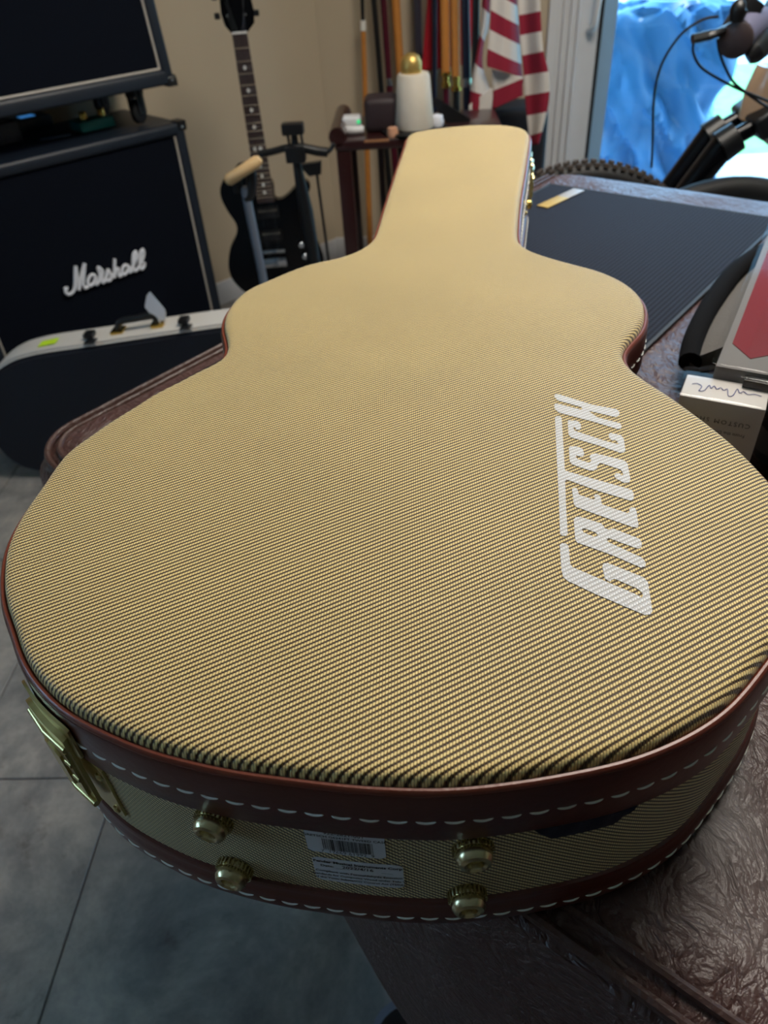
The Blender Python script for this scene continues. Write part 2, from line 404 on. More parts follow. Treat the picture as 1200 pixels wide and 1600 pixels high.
# ---------------------------------------------------------------- outside
M_conc = mat('pale_concrete', (226, 232, 236), 0.8, var=0.06, scale=8)
M_lawn = mat('lawn_green', (150, 210, 128), 0.95, var=0.35, scale=14, bump=0.8, bdist=0.02)
M_stone = mat('pale_pavers', (214, 222, 224), 0.8, var=0.1, scale=3)
obj('patio', box(-2, YB + 0.16, -0.10, 9, 4.72, -0.02), M_conc, kind='structure')
obj('lawn', box(-3, 4.72, -0.12, 16, 7.6, -0.03), M_lawn, kind='structure')
obj('paved_terrace', box(-6, 7.6, -0.12, 30, 24, -0.02), M_stone, kind='structure')
# covered grill under a blue tarp
def tarp():
    bm = B(); n = 96; rows = []
    X0, X1, Y0, Y1, Z1 = 0.95, 1.62, 4.12, 4.62, 0.79
    for j in range(34):
        t = j / 33; row = []
        for i in range(n):
            a = 2 * math.pi * i / n
            ca, sa = math.cos(a), math.sin(a); k = 1 / max(abs(ca), abs(sa)) ; k = 0.55 * k + 0.45 * min(k, 1.12)
            if t < 0.25:
                q = t / 0.25; rr = q; z = Z1 + 0.02 * (1 - q)
            else:
                q = (t - 0.25) / 0.75; rr = 1 - 0.16 * math.sin(q * math.pi * 0.8) + 0.05 * q; z = Z1 - q * (Z1 - 0.0)
                f = 0.075 * q ** 0.5
                rr += f * (math.sin(a * 7 + 1.2 * math.sin(q * 4)) * 0.9 + 0.8 * math.sin(a * 13 + q * 5 + 1))
            x = (X0 + X1) / 2 + ca * k * rr * (X1 - X0) / 2; y = (Y0 + Y1) / 2 + sa * k * rr * (Y1 - Y0) / 2
            v = Vector((x, y, z)); w3 = Vector((v.x + v.z * 0.6, v.y, v.z * 0.32)); d = (0.5 - abs(noise.noise(w3 * 5.5)) * 2.4) * 0.10 + noise.noise(w3 * 11) * 0.012
            v += Vector((ca * d, sa * d, -abs(d) * 0.8 if j > 3 else 0)); v.z = max(v.z, -0.02)
            row.append(bm.verts.new(v))
        rows.append(row)
    for a, c in zip(rows, rows[1:]):
        for i in range(n): bm.faces.new((a[i], c[i], c[(i + 1) % n], a[(i + 1) % n]))
    bm.faces.new(rows[0][::-1])
    bmesh.ops.recalc_face_normals(bm, faces=list(bm.faces))
    return bm
M_tarp = mat('blue_tarp', (66, 122, 168), 0.34, var=0.15, scale=8)
setp(obj('covered_grill', tarp(), M_tarp), 'bulky thing under a crumpled blue tarp outside the glass door', 'grill cover')

# ---------------------------------------------------------------- the covered pool table
AX = Vector((0.61, 0.792, 0)).normalized(); BX = Vector((-AX.y, AX.x, 0))
TZ = 0.817
def ab(a, b_, z=0.0): v = AX * a + BX * b_; return Vector((v.x, v.y, z))
A0, A1, B0, B1 = 0.155, 1.375, -1.35, 0.70
tbl = thing('covered_pool_table', 'big dark brown leather-covered table under the tweed case', 'table', ab(0.76, -0.3, 0))
def hem(b_):
    if b_ > 0.42: return 0.032
    if b_ > 0.30: return 0.032 + (0.42 - b_) / 0.12 * 0.185
    return min(0.45, 0.266 + (0.219 - b_) * 0.61)
def cover():
    bm = B(); na, nb = 90, 150
    R = 0.06
    def surf(a, b_):
        v = ab(a, b_, TZ)
        e = min(a - A0, A1 - a, b_ - B0, B1 - b_)
        z = -0.010 * math.exp(-max(e, 0) / 0.012)
        w = min(1, max(0, e / 0.05))
        z += w * (0.0035 * noise.noise(v * 9) + 0.0018 * noise.noise(v * 23))
        # flat where things lie on it
        if 0.30 < a < 1.28 and 0.2 < b_ < 0.66: z = min(z, 0)
        return z
    def A0f(b_): return A0 + max(0, b_ - 0.1) * 0.155
    G = {}
    for i in range(na + 1):
        for j in range(nb + 1):
            b_ = B0 + (B1 - B0) * j / nb; a = A0 + (A1 - A0) * i / na
            # round the two left corners
            ca, cb = min(max(a, A0 + R), A1 - R), min(b_, B1 - R)
            da, db = a - ca, b_ - cb; aa, bb = a, b_
            if abs(da) > 1e-9 and db > 1e-9:
                l = math.hypot(da, db); mx = max(abs(da), db); s = mx / l
                aa = ca + da * s; bb = cb + db * s
            aa = A0f(bb) + (aa - A0) * (A1 - A0f(bb)) / (A1 - A0)
            v = ab(aa, bb, TZ + surf(a, b_) - 0.0015)
            G[i, j] = bm.verts.new(v)
    for i in range(na):
        for j in range(nb): bm.faces.new((G[i, j], G[i + 1, j], G[i + 1, j + 1], G[i, j + 1]))
    # skirt
    loop = [(i, 0) for i in range(na)] + [(na, j) for j in range(nb)] + [(i, nb) for i in range(na, 0, -1)] + [(0, j) for j in range(nb, 0, -1)]
    prev = [G[k] for k in loop]
    for s in range(1, 9):
        q = s / 8; cur = []
        for k, g in enumerate(loop):
            v0 = G[g].co; b_ = v0.dot(BX); a = v0.dot(AX)
            hh = hem(b_) if g[0] == 0 else (0.05 if g[1] == nb else 0.30)
            if g[1] == nb: hh = 0.032 + 0.05 * min(1, max(0, (a - A0) / 0.3))
            if g[0] == na: hh = 0.10
            out_ = Vector((0, 0, 0))
            if g[0] == 0: out_ -= AX
            if g[0] == na: out_ += AX
            if g[1] == nb: out_ += BX
            if g[1] == 0: out_ -= BX
            if out_.length: out_.normalize()
            bulge = 0.010 * min(1, q * 4) + 0.012 * noise.noise(v0 * 6 + Vector((0, 0, q))) * q
            v = v0 + out_ * bulge; v.z = v0.z - hh * q
            cur.append(bm.verts.new(v))
        for k in range(len(loop)): bm.faces.new((prev[k], prev[(k + 1) % len(loop)], cur[(k + 1) % len(loop)], cur[k]))
        prev = cur
    bmesh.ops.recalc_face_normals(bm, faces=list(bm.faces))
    return bm
obj('leather_cover', cover(), M_leather, tbl)
def rim_path(inset, z):
    P = []
    a0, a1, b1, r = A0 + inset, A1 - inset, B1 - inset, 0.057 - inset
    for k in range(40): P.append(ab(a0, B0 + (b1 - r - B0) * k / 40, z))
    for k in range(9): t = math.pi / 2 * k / 8; P.append(ab(a0 + r - r * math.cos(t), b1 - r + r * math.sin(t), z))
    for k in range(1, 20): P.append(ab(a0 + r + (a1 - a0 - 2 * r) * k / 20, b1, z))
    for k in range(9): t = math.pi / 2 * k / 8; P.append(ab(a1 - r + r * math.sin(t), b1 - r + r * math.cos(t), z))
    for k in range(1, 41): P.append(ab(a1, b1 - r - (b1 - r - B0) * k / 40, z))
    P = P[:70]
    Q = []
    for p in P:
        a, b_ = p.dot(AX), p.dot(BX); f0 = A0 + max(0, b_ - 0.1) * 0.155
        Q.append(ab(f0 + (a - A0) * (A1 - f0) / (A1 - A0), b_, z))
    return Q
obj('piped_seam', tube(rim_path(0.006, TZ - 0.0045), 0.0035, 8), M_seam, tbl)
obj('piped_seam', tube(rim_path(0.020, TZ - 0.0025), 0.0032, 8), M_seam, tbl)
b = B(); add(b, box(0.36, -1.25, 0.60, 1.28, 0.56, 0.795, bev=0.01), frame((0, 0, 0), AX, BX, (0, 0, 1)))
obj('table_body', b, M_wood, tbl)
for a_, b_ in ((0.5, 0.45), (1.15, 0.45), (0.5, -1.1), (1.15, -1.1)):
    b = B(); add(b, lathe([(0.04, 0.0), (0.045, 0.02), (0.03, 0.05), (0.05, 0.3), (0.055, 0.5), (0.05, 0.61)], 16), Matrix.Translation(ab(a_, b_)))
    obj('leg', b, M_wood, tbl)

# ribbed mat on the table
def ribbed():
    M, nt, p = base_mat('dark_ribbed_mat', 0.75, 0, 0.1)
    tc = N(nt, 'ShaderNodeTexCoord'); sx = N(nt, 'ShaderNodeSeparateXYZ'); nt.links.new(tc.outputs['Object'], sx.inputs[0])
    s = mth(nt, 'ADD', mth(nt, 'MULTIPLY', mth(nt, 'SINE', mth(nt, 'MULTIPLY', sx.outputs[1], 2 * math.pi / 0.006)), 0.5), 0.5)
    s2_ = mth(nt, 'ADD', mth(nt, 'MULTIPLY', mth(nt, 'SINE', mth(nt, 'MULTIPLY', sx.outputs[0], 2 * math.pi / 0.006)), 0.25), 0.25)
    hsum = mth(nt, 'ADD', s, s2_)
    nt.links.new(mixc(nt, s, srgb(22, 25, 34), srgb(40, 44, 56)), p.inputs['Base Color'])
    b = N(nt, 'ShaderNodeBump'); b.inputs['Strength'].default_value = 0.6; b.inputs['Distance'].default_value = 0.0012
    nt.links.new(hsum, b.inputs['Height']); nt.links.new(b.outputs['Normal'], p.inputs['Normal'])
    return M
M_rib = ribbed()
matr = thing('ribbed_mat', 'flat dark grey ribbed mat lying under the case neck', 'mat', ab(0.83, 0.44, TZ), math.atan2(AX.y, AX.x))
MA0, MA1, MB0, MB1 = 0.41, 1.262, 0.262, 0.650
obj('mat_sheet', box(MA0 - 0.83, MB0 - 0.44, 0.0, MA1 - 0.83, MB1 - 0.44, 0.0035, bev=0.001), M_rib, matr, world=False)
b = B(); e_ = 0.005
for x0, y0, x1, y1 in ((MA0, MB0 - e_, MA1, MB0), (MA0, MB1, MA1, MB1 + e_), (MA0 - e_, MB0 - e_, MA0, MB1 + e_), (MA1, MB0 - e_, MA1 + e_, MB1 + e_)):
    box(x0 - 0.83, y0 - 0.44, 0, x1 - 0.83, y1 - 0.44, 0.0036, bm=b, bev=0.001)
obj('mat_edging', b, M_blackrub, matr, world=False)
bq = [atz(847, 324, TZ + 0.004), atz(905, 297, TZ + 0.004)]
dv = (bq[1] - bq[0]); ln = dv.length; dv.normalize(); nv = Vector((-dv.y, dv.x, 0))
b = B(); add(b, box(0, -0.011, -0.0002, ln * 0.55, 0.011, 0.0016, bev=0.0006), frame(bq[0], dv, nv, (0, 0, 1)))
bd = obj('badge', b, mat('brushed_gold', (196, 168, 100), 0.5, 0.6), matr); bd['label'] = 'gold half of the badge'
b = B(); add(b, box(ln * 0.55, -0.011, -0.0002, ln, 0.011, 0.0016, bev=0.0006), frame(bq[0], dv, nv, (0, 0, 1)))
bd = obj('badge', b, mat('brushed_silver', (176, 176, 178), 0.5, 0.6), matr); bd['label'] = 'silver half of the badge'

# ---------------------------------------------------------------- tweed guitar case
T = 0.95
NECKL = [(540,401),(567,389),(583,377),(591,365),(605,320),(620,272),(636,224),(639,213),(647,208),(673,203),(727,197),(780,196),(807,199),(820,204),(824,211)]
RIGHT = [(823,222),(816,267),(809,307),(805,347),(805,371),(812,383),(828,393),(860,404),(900,415),(937,425),(970,440),(992,457),(1001,471),(1003,484),(1000,502),(990,517),(975,532),(967,545),(969,560),(980,575),(1005,595),(1040,617),(1075,642),(1112,670),(1150,702),(1200,755)]
EXTRA = [(0.2060,0.320),(0.2030,0.298),(0.1965,0.277),(0.1865,0.2585),(0.1730,0.2400)]
BOT = [(1200,1030),(1156,1086),(1119,1120),(1062,1154),(987,1184),(901,1204),(800,1221),(700,1231),(620,1230),(550,1226),(440,1213),(367,1203),(293,1187),(220,1166),(125,1122),(77,1085),(40,1036),(22,981),(9.5,940),(8,902),(13,861),(26,827),(45,794),(67,764),(105,710),(140,684),(175,659),(210,638),(245,615),(280,598),(315,579),(345,565),(358,551),(360,531),(354,507),(357,489),(371,468),(392,451),(420,439),(450,426),(480,415),(510,408)]
def onlid(x, y):
    w = min(1, max(0, (y - 780) / 220)); return atz(x, y, T - 0.001 - 0.0045 * w).xy
RW_ = [(onlid(x, y), min(1, max(0, (y - 780) / 220))) for x, y in NECKL + RIGHT] + [(Vector(p), 0.4) for p in EXTRA] + [(onlid(x, y), min(1, max(0, (y - 780) / 220))) for x, y in BOT]
raw = []
for i, (p, w) in enumerate(RW_):
    t = RW_[(i + 1) % len(RW_)][0] - RW_[i - 1][0]; t.normalize()
    raw.append(p + Vector((-t.y, t.x)) * 0.0035 * (1 - w))
fine = catmull([(p.x, p.y, 0) for p in raw], 8, closed=True)
# resample evenly then smooth
def resample(P, step):
    n = len(P); cum = [0]
    for i in range(n): cum.append(cum[-1] + (P[(i + 1) % n] - P[i]).length)
    tot = cum[-1]; k = int(tot / step); out = []; j = 0
    for i in range(k):
        s = tot * i / k
        while cum[j + 1] < s: j += 1
        t = (s - cum[j]) / max(1e-9, cum[j + 1] - cum[j]); out.append(P[j].lerp(P[(j + 1) % n], t))
    return out, tot
OL, TOT = resample(fine, 0.004)
for _ in range(6): OL = [(OL[i - 1] + OL[i] * 2 + OL[(i + 1) % len(OL)]) / 4 for i in range(len(OL))]
OL, TOT = resample(OL, 0.004)
NO = len(OL)
area2 = sum(OL[i].x * OL[(i + 1) % NO].y - OL[(i + 1) % NO].x * OL[i].y for i in range(NO))
if area2 < 0: OL.reverse()
NRM = []
for i in range(NO):
    t = (OL[(i + 2) % NO] - OL[i - 2]).normalized(); NRM.append(Vector((t.y, -t.x, 0)))
def off(i, o, z): p = OL[i % NO] + NRM[i % NO] * o; return Vector((p.x, p.y, z))
# index 0 at the front middle so that arc length grows to the right from there
front = min(range(NO), key=lambda i: (OL[i] - Vector((atz(620, 1230, T).x, atz(620, 1230, T).y, 0))).length)
OL = OL[front:] + OL[:front]; NRM = NRM[front:] + NRM[:front]
STEP = TOT / NO
def sidept(s, o, z):
    f = (s / STEP) % NO; i = int(f); t = f - i
    return off(i, o, z).lerp(off(i + 1, o, z), t)
def sidefr(s, o, z):
    """frame on the side at arc s: x along, y up, z outward"""
    p = sidept(s, o, z); t = (sidept(s + 0.004, o, z) - sidept(s - 0.004, o, z)).normalized(); n = Vector((t.y, -t.x, 0))
    return frame(p, t, Vector((0, 0, 1)), n)
def find_s(px, py, z, o=0.004):
    best = min((( sidept(k * 0.002, o, z) - C0).normalized().cross(ray(px, py).normalized()).length, k * 0.002) for k in range(int(TOT / 0.002)))
    return best[1]
case = thing('guitar_case', 'tweed guitar case with brown stitched trim lying on the table', 'guitar case', (0.03, 0.6, 0.821))
def band(loops, uvf=None, closed_ring=True):
    bm = B(); uvl = bm.loops.layers.uv.new('UVMap'); rings = []
    for o, z in loops: rings.append([bm.verts.new(off(i, o, z)) for i in range(NO)])
    for r in range(len(rings) - 1):
        zc = 0
        for i in range(NO):
            j = (i + 1) % NO
            f = bm.faces.new((rings[r + 1][i], rings[r + 1][j], rings[r][j], rings[r][i]))
            si = i * STEP; sj = (i + 1) * STEP
            for lp, s_, rr in zip(f.loops, (si, sj, sj, si), (r + 1, r + 1, r, r)):
                lp[uvl].uv = (s_, loops[rr][1]) if uvf is None else (lp.vert.co.x, lp.vert.co.y)
    return bm, rings, uvl
lidloops = [(-0.0006, T - 0.0085), (-0.0008, T - 0.0056), (-0.0014, T - 0.0034), (-0.0026, T - 0.0015), (-0.0046, T - 0.0004), (-0.0085, T)]
bm, rings, uvl = band(lidloops[::-1], uvf=1)
f = bm.faces.new(rings[0])
for lp in f.loops: lp[uvl].uv = (lp.vert.co.x, lp.vert.co.y)
bmesh.ops.triangulate(bm, faces=[f]); bmesh.ops.recalc_face_normals(bm, faces=list(bm.faces))
obj('tweed_lid', bm, M_tweed_top, case)
bm, _, _ = band([(-0.0010, T - 0.0085), (-0.0007, T - 0.0066), (0.0002, T - 0.0056), (0.0013, T - 0.0056), (0.0022, T - 0.0064), (0.0026, T - 0.0076), (0.0024, T - 0.0090)])
bmesh.ops.recalc_face_normals(bm, faces=list(bm.faces))
obj('lid_piping', bm, M_pipe, case)
bm, _, _ = band([(0.0018, T - 0.0080), (0.0028, T - 0.0083), (0.0034, T - 0.0105), (0.0037, T - 0.025), (0.0037, T - 0.0410), (0.0029, T - 0.0432), (0.0010, T - 0.0436), (0.0, T - 0.0434)])
bmesh.ops.recalc_face_normals(bm, faces=list(bm.faces))
obj('lid_trim', bm, M_vinyl, case)
bm, _, _ = band([(0.0010, T - 0.038), (0.0010, T - 0.060), (0.0010, T - 0.085), (0.0010, T - 0.111)])
obj('tweed_side', bm, M_tweed_side, case)
bm, rr, _ = band([(-0.001, T - 0.1050), (0.0010, T - 0.1050), (0.0026, T - 0.1056), (0.0034, T - 0.108), (0.0032, T - 0.1105), (0.0042, T - 0.1125), (0.0044, T - 0.1245), (0.0035, T - 0.128), (-0.006, T - 0.1292)])
bm.faces.new(rr[-1][::-1]); bmesh.ops.recalc_face_normals(bm, faces=list(bm.faces))
obj('bottom_trim', bm, M_vinyl, case)
# stitches
def stitch_bm():
    n = 7; P = [(-0.0046 + 0.0092 * k / n, -0.0009 * (1 - ((k - n / 2) / (n / 2)) ** 2), 0.00025 + 0.0006 * (1 - ((k - n / 2) / (n / 2)) ** 2)) for k in range(n + 1)]
    return tube(P, [0.0003] + [0.00062] * (n - 1) + [0.0003], 6)
st0 = None
for zz, oo in ((T - 0.0265, 0.0037), (T - 0.1200, 0.0044)):
    pitch = 0.0118; cnt = int(TOT / pitch); pitch = TOT / cnt; rest = B(); near = 74
    for k in range(cnt):
        kk = k if k <= cnt / 2 else k - cnt
        F = sidefr(k * pitch, oo, zz)
        if abs(kk) <= near:
            if st0 is None:
                b = stitch_bm(); st0 = obj('stitch', b, M_thread, case, world=False)
            d = st0 if 'used' not in st0 else share(st0, 'stitch', case, (0, 0, 0))
            st0['used'] = 1
            if 'used' in d and d is not st0: del d['used']
            loc = F.translation - Vector(case.location); d.location = loc; d.rotation_euler = F.to_euler()
        else: add(rest, stitch_bm(), F)
    o = obj('stitching', rest, M_thread, case); o['kind'] = 'stuff'
del st0['used']
# painted lettering on the lid (traced as real-size polygons in the lid plane)
def lz(x, y): return (820 + x / 4.0, 580 + y / 4.0)
LET = {
 'H': [[(183,160),(190,146),(210,146),(420,212),(572,240),(592,258),(588,280),(570,290),(400,250),(412,262),(455,292),(595,328),(605,345),(600,362),(580,364),(440,322),(215,262),(188,240),(183,215),(190,205),(215,208),(350,243),(360,238),(352,226),(205,185)]],
 'C': [[(268,318),(275,308),(330,314),(350,335),(352,358),(340,370),(322,368),(312,350),(302,356),(312,375),(500,438),(585,460),(575,438),(560,432),(548,438),(528,422),(522,400),(535,388),(600,402),(618,425),(628,495),(620,512),(595,512),(470,470),(285,415),(272,395)]],
 'S': [[(275,480),(285,470),(335,475),(362,490),(372,520),(362,538),(340,535),(322,528),(318,540),(330,552),(405,576),(415,560),(405,540),(412,522),(440,516),(560,545),(620,560),(642,580),(660,680),(652,698),(620,700),(570,675),(558,655),(568,640),(590,640),(605,655),(616,645),(600,618),(470,575),(455,590),(450,612),(430,626),(395,620),(295,585),(280,565)]],
 'T': [[(188,295),(198,284),(220,284),(230,296),(242,480),(250,620),(270,630),(480,690),(640,735),(668,745),(680,765),(680,800),(668,812),(640,806),(440,745),(262,680),(252,690),(258,850),(268,1020),(258,1032),(232,1030),(220,1018),(212,800),(200,560)]],
 'E': [[(295,740),(302,730),(322,732),(330,745),(338,775),(432,806),(440,800),(430,785),(440,772),(465,776),(476,795),(480,832),(500,842),(640,890),(655,880),(652,862),(665,852),(690,858),(698,880),(710,965),(703,982),(670,976),(440,895),(318,850),(305,830)]],
 'Ro': [[(305,930),(318,914),(350,914),(480,955),(500,985),(520,992),(550,985),(715,1050),(732,1075),(728,1105),(705,1112),(540,1052),(518,1045),(512,1060),(530,1075),(735,1170),(755,1200),(752,1226),(725,1230),(540,1150),(330,1075),(315,1060)]],
 'G': [[(218,1090),(230,1078),(258,1080),(274,1098),(284,1210),(300,1228),(440,1288),(700,1400),(728,1418),(740,1405),(732,1385),(700,1360),(560,1300),(545,1305),(530,1318),(500,1300),(484,1225),(492,1205),(520,1202),(740,1290),(768,1320),(780,1390),(797,1500),(785,1522),(750,1526),(640,1480),(440,1395),(265,1312),(240,1290),(228,1240)]],
}
HOLE_R = [(356,990),(370,984),(440,1010),(456,1025),(450,1036),(430,1036),(365,1010)]
def letter(poly, hole=None):
    bm = B(); vs = [bm.verts.new(atz(*lz(x, y), T) + Vector((0, 0, 0.00035))) for x, y in poly]
    ed = [bm.edges.new((vs[i], vs[(i + 1) % len(vs)])) for i in range(len(vs))]
    if hole:
        hv = [bm.verts.new(atz(*lz(x, y), T) + Vector((0, 0, 0.00035))) for x, y in hole]
        ed += [bm.edges.new((hv[i], hv[(i + 1) % len(hv)])) for i in range(len(hv))]
    bmesh.ops.triangle_fill(bm, edges=ed, use_beauty=True, normal=(0, 0, 1))
    return bm
bml = B()
for k, polys in LET.items():
    for q in polys: add(bml, letter(q, HOLE_R if k == 'Ro' else None))
uvl = bml.loops.layers.uv.verify()
uvl.name if hasattr(uvl, 'name') else None
for f in bml.faces:
    if f.normal.z < 0: f.normal_flip()
    for lp in f.loops: lp[uvl].uv = (lp.vert.co.x, lp.vert.co.y)
lo = obj('painted_lettering', bml, M_logo, case, smooth=False); lo.data.uv_layers[0].name = 'UVMap'; lo['label'] = 'white GRETSCH lettering'
# bumper feet on the end
def foot_bm():
    return lathe([(0.0005, -0.002), (0.0082, -0.002), (0.0086, 0.0012), (0.0078, 0.0022), (0.0084, 0.0038), (0.0083, 0.0062), (0.0070, 0.0082), (0.0052, 0.0088), (0.0040, 0.0080), (0.0034, 0.0058), (0.0004, 0.0056)], 28)
for px, py, dz in ((330, 1290, 0.052), (360, 1362, 0.097), (740, 1336, 0.055), (732, 1402, 0.099)):
    s = find_s(px, py, T - dz, 0.012); b = B(); add(b, foot_bm(), sidefr(s, 0.0010 if dz < 0.08 else 0.0024, T - dz))
    o = obj('metal_foot', b, M_nickel, case)
    b = B(); n = 26
    for k in range(n):
        a = 2 * math.pi * k / n
        box(0.0086, -0.0005, -0.001, 0.0096, 0.0005, 0.0028, mtx=Matrix.Rotation(a, 4, 'Z'), bm=b)
    b.transform(sidefr(s, 0.0010 if dz < 0.08 else 0.0024, T - dz)); obj('toothed_washer', b, M_nickel, o)
# latches
def patch_strip(s0, s1, z0, z1, o, th, n=14, r=0.004):
    """curved plate hugging the side, given thickness"""
    bm = B(); g = []
    for i in range(n + 1):
        s = s0 + (s1 - s0) * i / n; e = min(i, n - i) * abs(s1 - s0) / n; ins = max(0, r - e) * 0.6
        g.append([bm.verts.new(sidept(s, o_, z)) for o_, z in ((o, z0 + ins), (o + th, z0 + ins + th * .3), (o + th, z1 - ins - th * .3), (o, z1 - ins))])
    for a, c in zip(g, g[1:]):
        for k in range(3): bm.faces.new((a[k], c[k], c[k + 1], a[k + 1]))
    bm.faces.new(g[0]); bm.faces.new(g[-1][::-1])
    bmesh.ops.recalc_face_normals(bm, faces=list(bm.faces)); return bm
def latch(sc, w=0.052):
    root = obj('latch', patch_strip(sc - w / 2, sc + w / 2, T - 0.094, T - 0.046, 0.0010, 0.0016), M_brass, case)
    obj('latch_catch', patch_strip(sc - w * 0.42, sc + w * 0.42, T - 0.0385, T - 0.012, 0.0044, 0.0014), M_brass, root)
    obj('catch_loop', patch_strip(sc - w * 0.34, sc + w * 0.34, T - 0.034, T - 0.020, 0.0058, 0.0026), M_brass, root)
    obj('latch_lever', patch_strip(sc - w * 0.32, sc + w * 0.32, T - 0.082, T - 0.026, 0.0052, 0.0022), M_brass, root)
    obj('latch_ridge', patch_strip(sc - w * 0.25, sc + w * 0.25, T - 0.076, T - 0.034, 0.0074, 0.0016), M_brass, root)
    obj('latch_ridge', patch_strip(sc - w * 0.14, sc + w * 0.14, T - 0.070, T - 0.040, 0.0090, 0.0014), M_brass, root)
    for zq, hw in ((0.030, 0.34), (0.047, 0.26), (0.060, 0.26), (0.079, 0.33)):
        F = sidefr(sc, 0.0082, T - zq); obj('hinge_pin', tube([F @ Vector((-w * hw, 0, -0.001)), F @ Vector((0, 0, 0.0004)), F @ Vector((w * hw, 0, -0.001))], 0.0020, 10), M_brass, root)
    for dx in (-0.42, 0.42):
        for dz in (0.056, 0.087):
            b = B(); add(b, lathe([(0.0001, 0), (0.0026, 0), (0.0024, 0.001), (0.001, 0.0017), (0.0001, 0.0018)], 12), sidefr(sc + dx * w, 0.0026, T - dz)); obj('rivet', b, M_brass, root)
latch(find_s(108, 1178, T - 0.055, 0.008))
latch(find_s(826, 262, T - 0.030, 0.008), 0.045)
sc = find_s(-30, 900, T - 0.04)
# clasp further up the left-hand side is out of view; small lock pin on the neck
b = B(); add(b, lathe([(0.0001, 0), (0.006, 0), (0.006, 0.004), (0.003, 0.006), (0.0001, 0.006)], 14), sidefr(find_s(826, 320, T - 0.035), 0.0064, T - 0.035)); obj('lock_button', b, M_gold, case)
# navy tab tucked under the lid trim
s0 = find_s(832, 1296, T - 0.045); s1 = find_s(996, 1262, T - 0.045)
bm = B(); g = []
for i in range(21):
    t = i / 20; s = s0 + (s1 - s0) * t; zb = T - 0.0435 - 0.0125 * min(1, t * 5) ** 0.8 * min(1, (1 - t) * 6.0)
    g.append([bm.verts.new(sidept(s, 0.001, T - 0.042)), bm.verts.new(sidept(s, 0.0034, T - 0.0425)), bm.verts.new(sidept(s, 0.0034 + 0.001 * math.sin(i * 1.1), (T - 0.0405 + zb) / 2)), bm.verts.new(sidept(s, 0.0020, zb)), bm.verts.new(sidept(s, 0.0010, zb))])
for a, c in zip(g, g[1:]):
    for k in range(4): bm.faces.new((a[k], c[k], c[k + 1], a[k + 1]))
bm.faces.new(g[0]); bm.faces.new(g[-1][::-1]); bmesh.ops.recalc_face_normals(bm, faces=list(bm.faces))
obj('navy_tab', bm, M_navy, case, label='navy cloth tab')
# paper stickers with print, wrapped on the side
def on_side(bm, sc, zc, o):
    for v in bm.verts:
        p = sidept(sc + v.co.x, o, zc + v.co.y); v.co = p
    return bm
def sticker(name, label, sc, zc, w, h, lines, bars=None, skew=0.0, rule=None):
    r = 0.0018; P = []
    for cx, cy, a0 in ((w / 2 - r, h / 2 - r, 0), (-w / 2 + r, h / 2 - r, 90), (-w / 2 + r, -h / 2 + r, 180), (w / 2 - r, -h / 2 + r, 270)):
        for k in range(5): a = math.radians(a0 + 90 * k / 4); P.append((cx + r * math.cos(a), cy + r * math.sin(a)))
    b = B(); n = 16
    cols = []
    for i in range(n + 1):
        x = -w / 2 + w * i / n; e = min(i, n - i) * w / n; ins = (r - math.sqrt(max(0, r * r - max(0, r - e) ** 2))) if e < r else 0
        cols.append([b.verts.new((x + skew * y, y, 0)) for y in (-h / 2 + ins, h / 2 - ins)])
    for a, c in zip(cols, cols[1:]): b.faces.new((a[0], c[0], c[1], a[1]))
    root = obj(name, on_side(b, sc, zc, 0.0014), M_paper, case, label=label)
    tx = B()
    for s, x, y, size, al, bold in lines:
        t = text_bm(s, size, al, bold); 
        for v in t.verts: v.co.x += x + skew * y; v.co.y += y; v.co.z = 0
        add(tx, t)
    if bars:
        x0, x1, y0, y1 = bars; rnd = random.Random(5); x = x0
        while x < x1:
            bw = rnd.choice((0.0002, 0.0002, 0.0004, 0.0006)); box(x, y0, 0, min(x1, x + bw), y1, 0.00001, bm=tx); x += bw + rnd.choice((0.0002, 0.0003, 0.0005))
    if rule: box(rule[0], rule[2], 0, rule[1], rule[2] + 0.00022, 0.00001, bm=tx)
    obj('print', on_side(tx, sc, zc, 0.00158), M_ink, root, smooth=False)
sA = find_s(538, 1321, T - 0.056, 0.0016); sB = find_s(560, 1364, T - 0.083, 0.0016)
sticker('barcode_sticker', 'white barcode sticker, upper of two', sA, T - 0.0545, 0.0365, 0.0215, [
    ('922-2621-001', 0, 0.0072, 0.0033, 'CENTER', 0.00003), ('GRETSCH G6241FT TWEED CASE', 0, 0.0042, 0.0026, 'CENTER', 0.00005), ('7  17669 61992  9', 0.0005, -0.0098, 0.0034, 'CENTER', 0)], bars=(-0.0105, 0.0125, -0.0072, 0.0030))
sticker('date_sticker', 'white date sticker, lower of two', sB, T - 0.0822, 0.0430, 0.0235, [
    ('Fender Musical Instruments Corp', 0, 0.0072, 0.0031, 'CENTER', 0.00011), ('Date:', -0.0180, 0.0032, 0.0030, 'LEFT', 0.00004), ('2022/4/16', 0, 0.0036, 0.0037, 'CENTER', 0.00006),
    ('Compliant with Formaldehyde Emission', 0, -0.0022, 0.0026, 'CENTER', 0.00006), ('Standards for Composite Wood under Title VI', 0, -0.0056, 0.0024, 'CENTER', 0.00006), ('of the Toxic Substances Control Act (TSCA)', 0, -0.0090, 0.0024, 'CENTER', 0.00006)], bars=None, rule=(-0.0105, 0.0165, 0.0024))

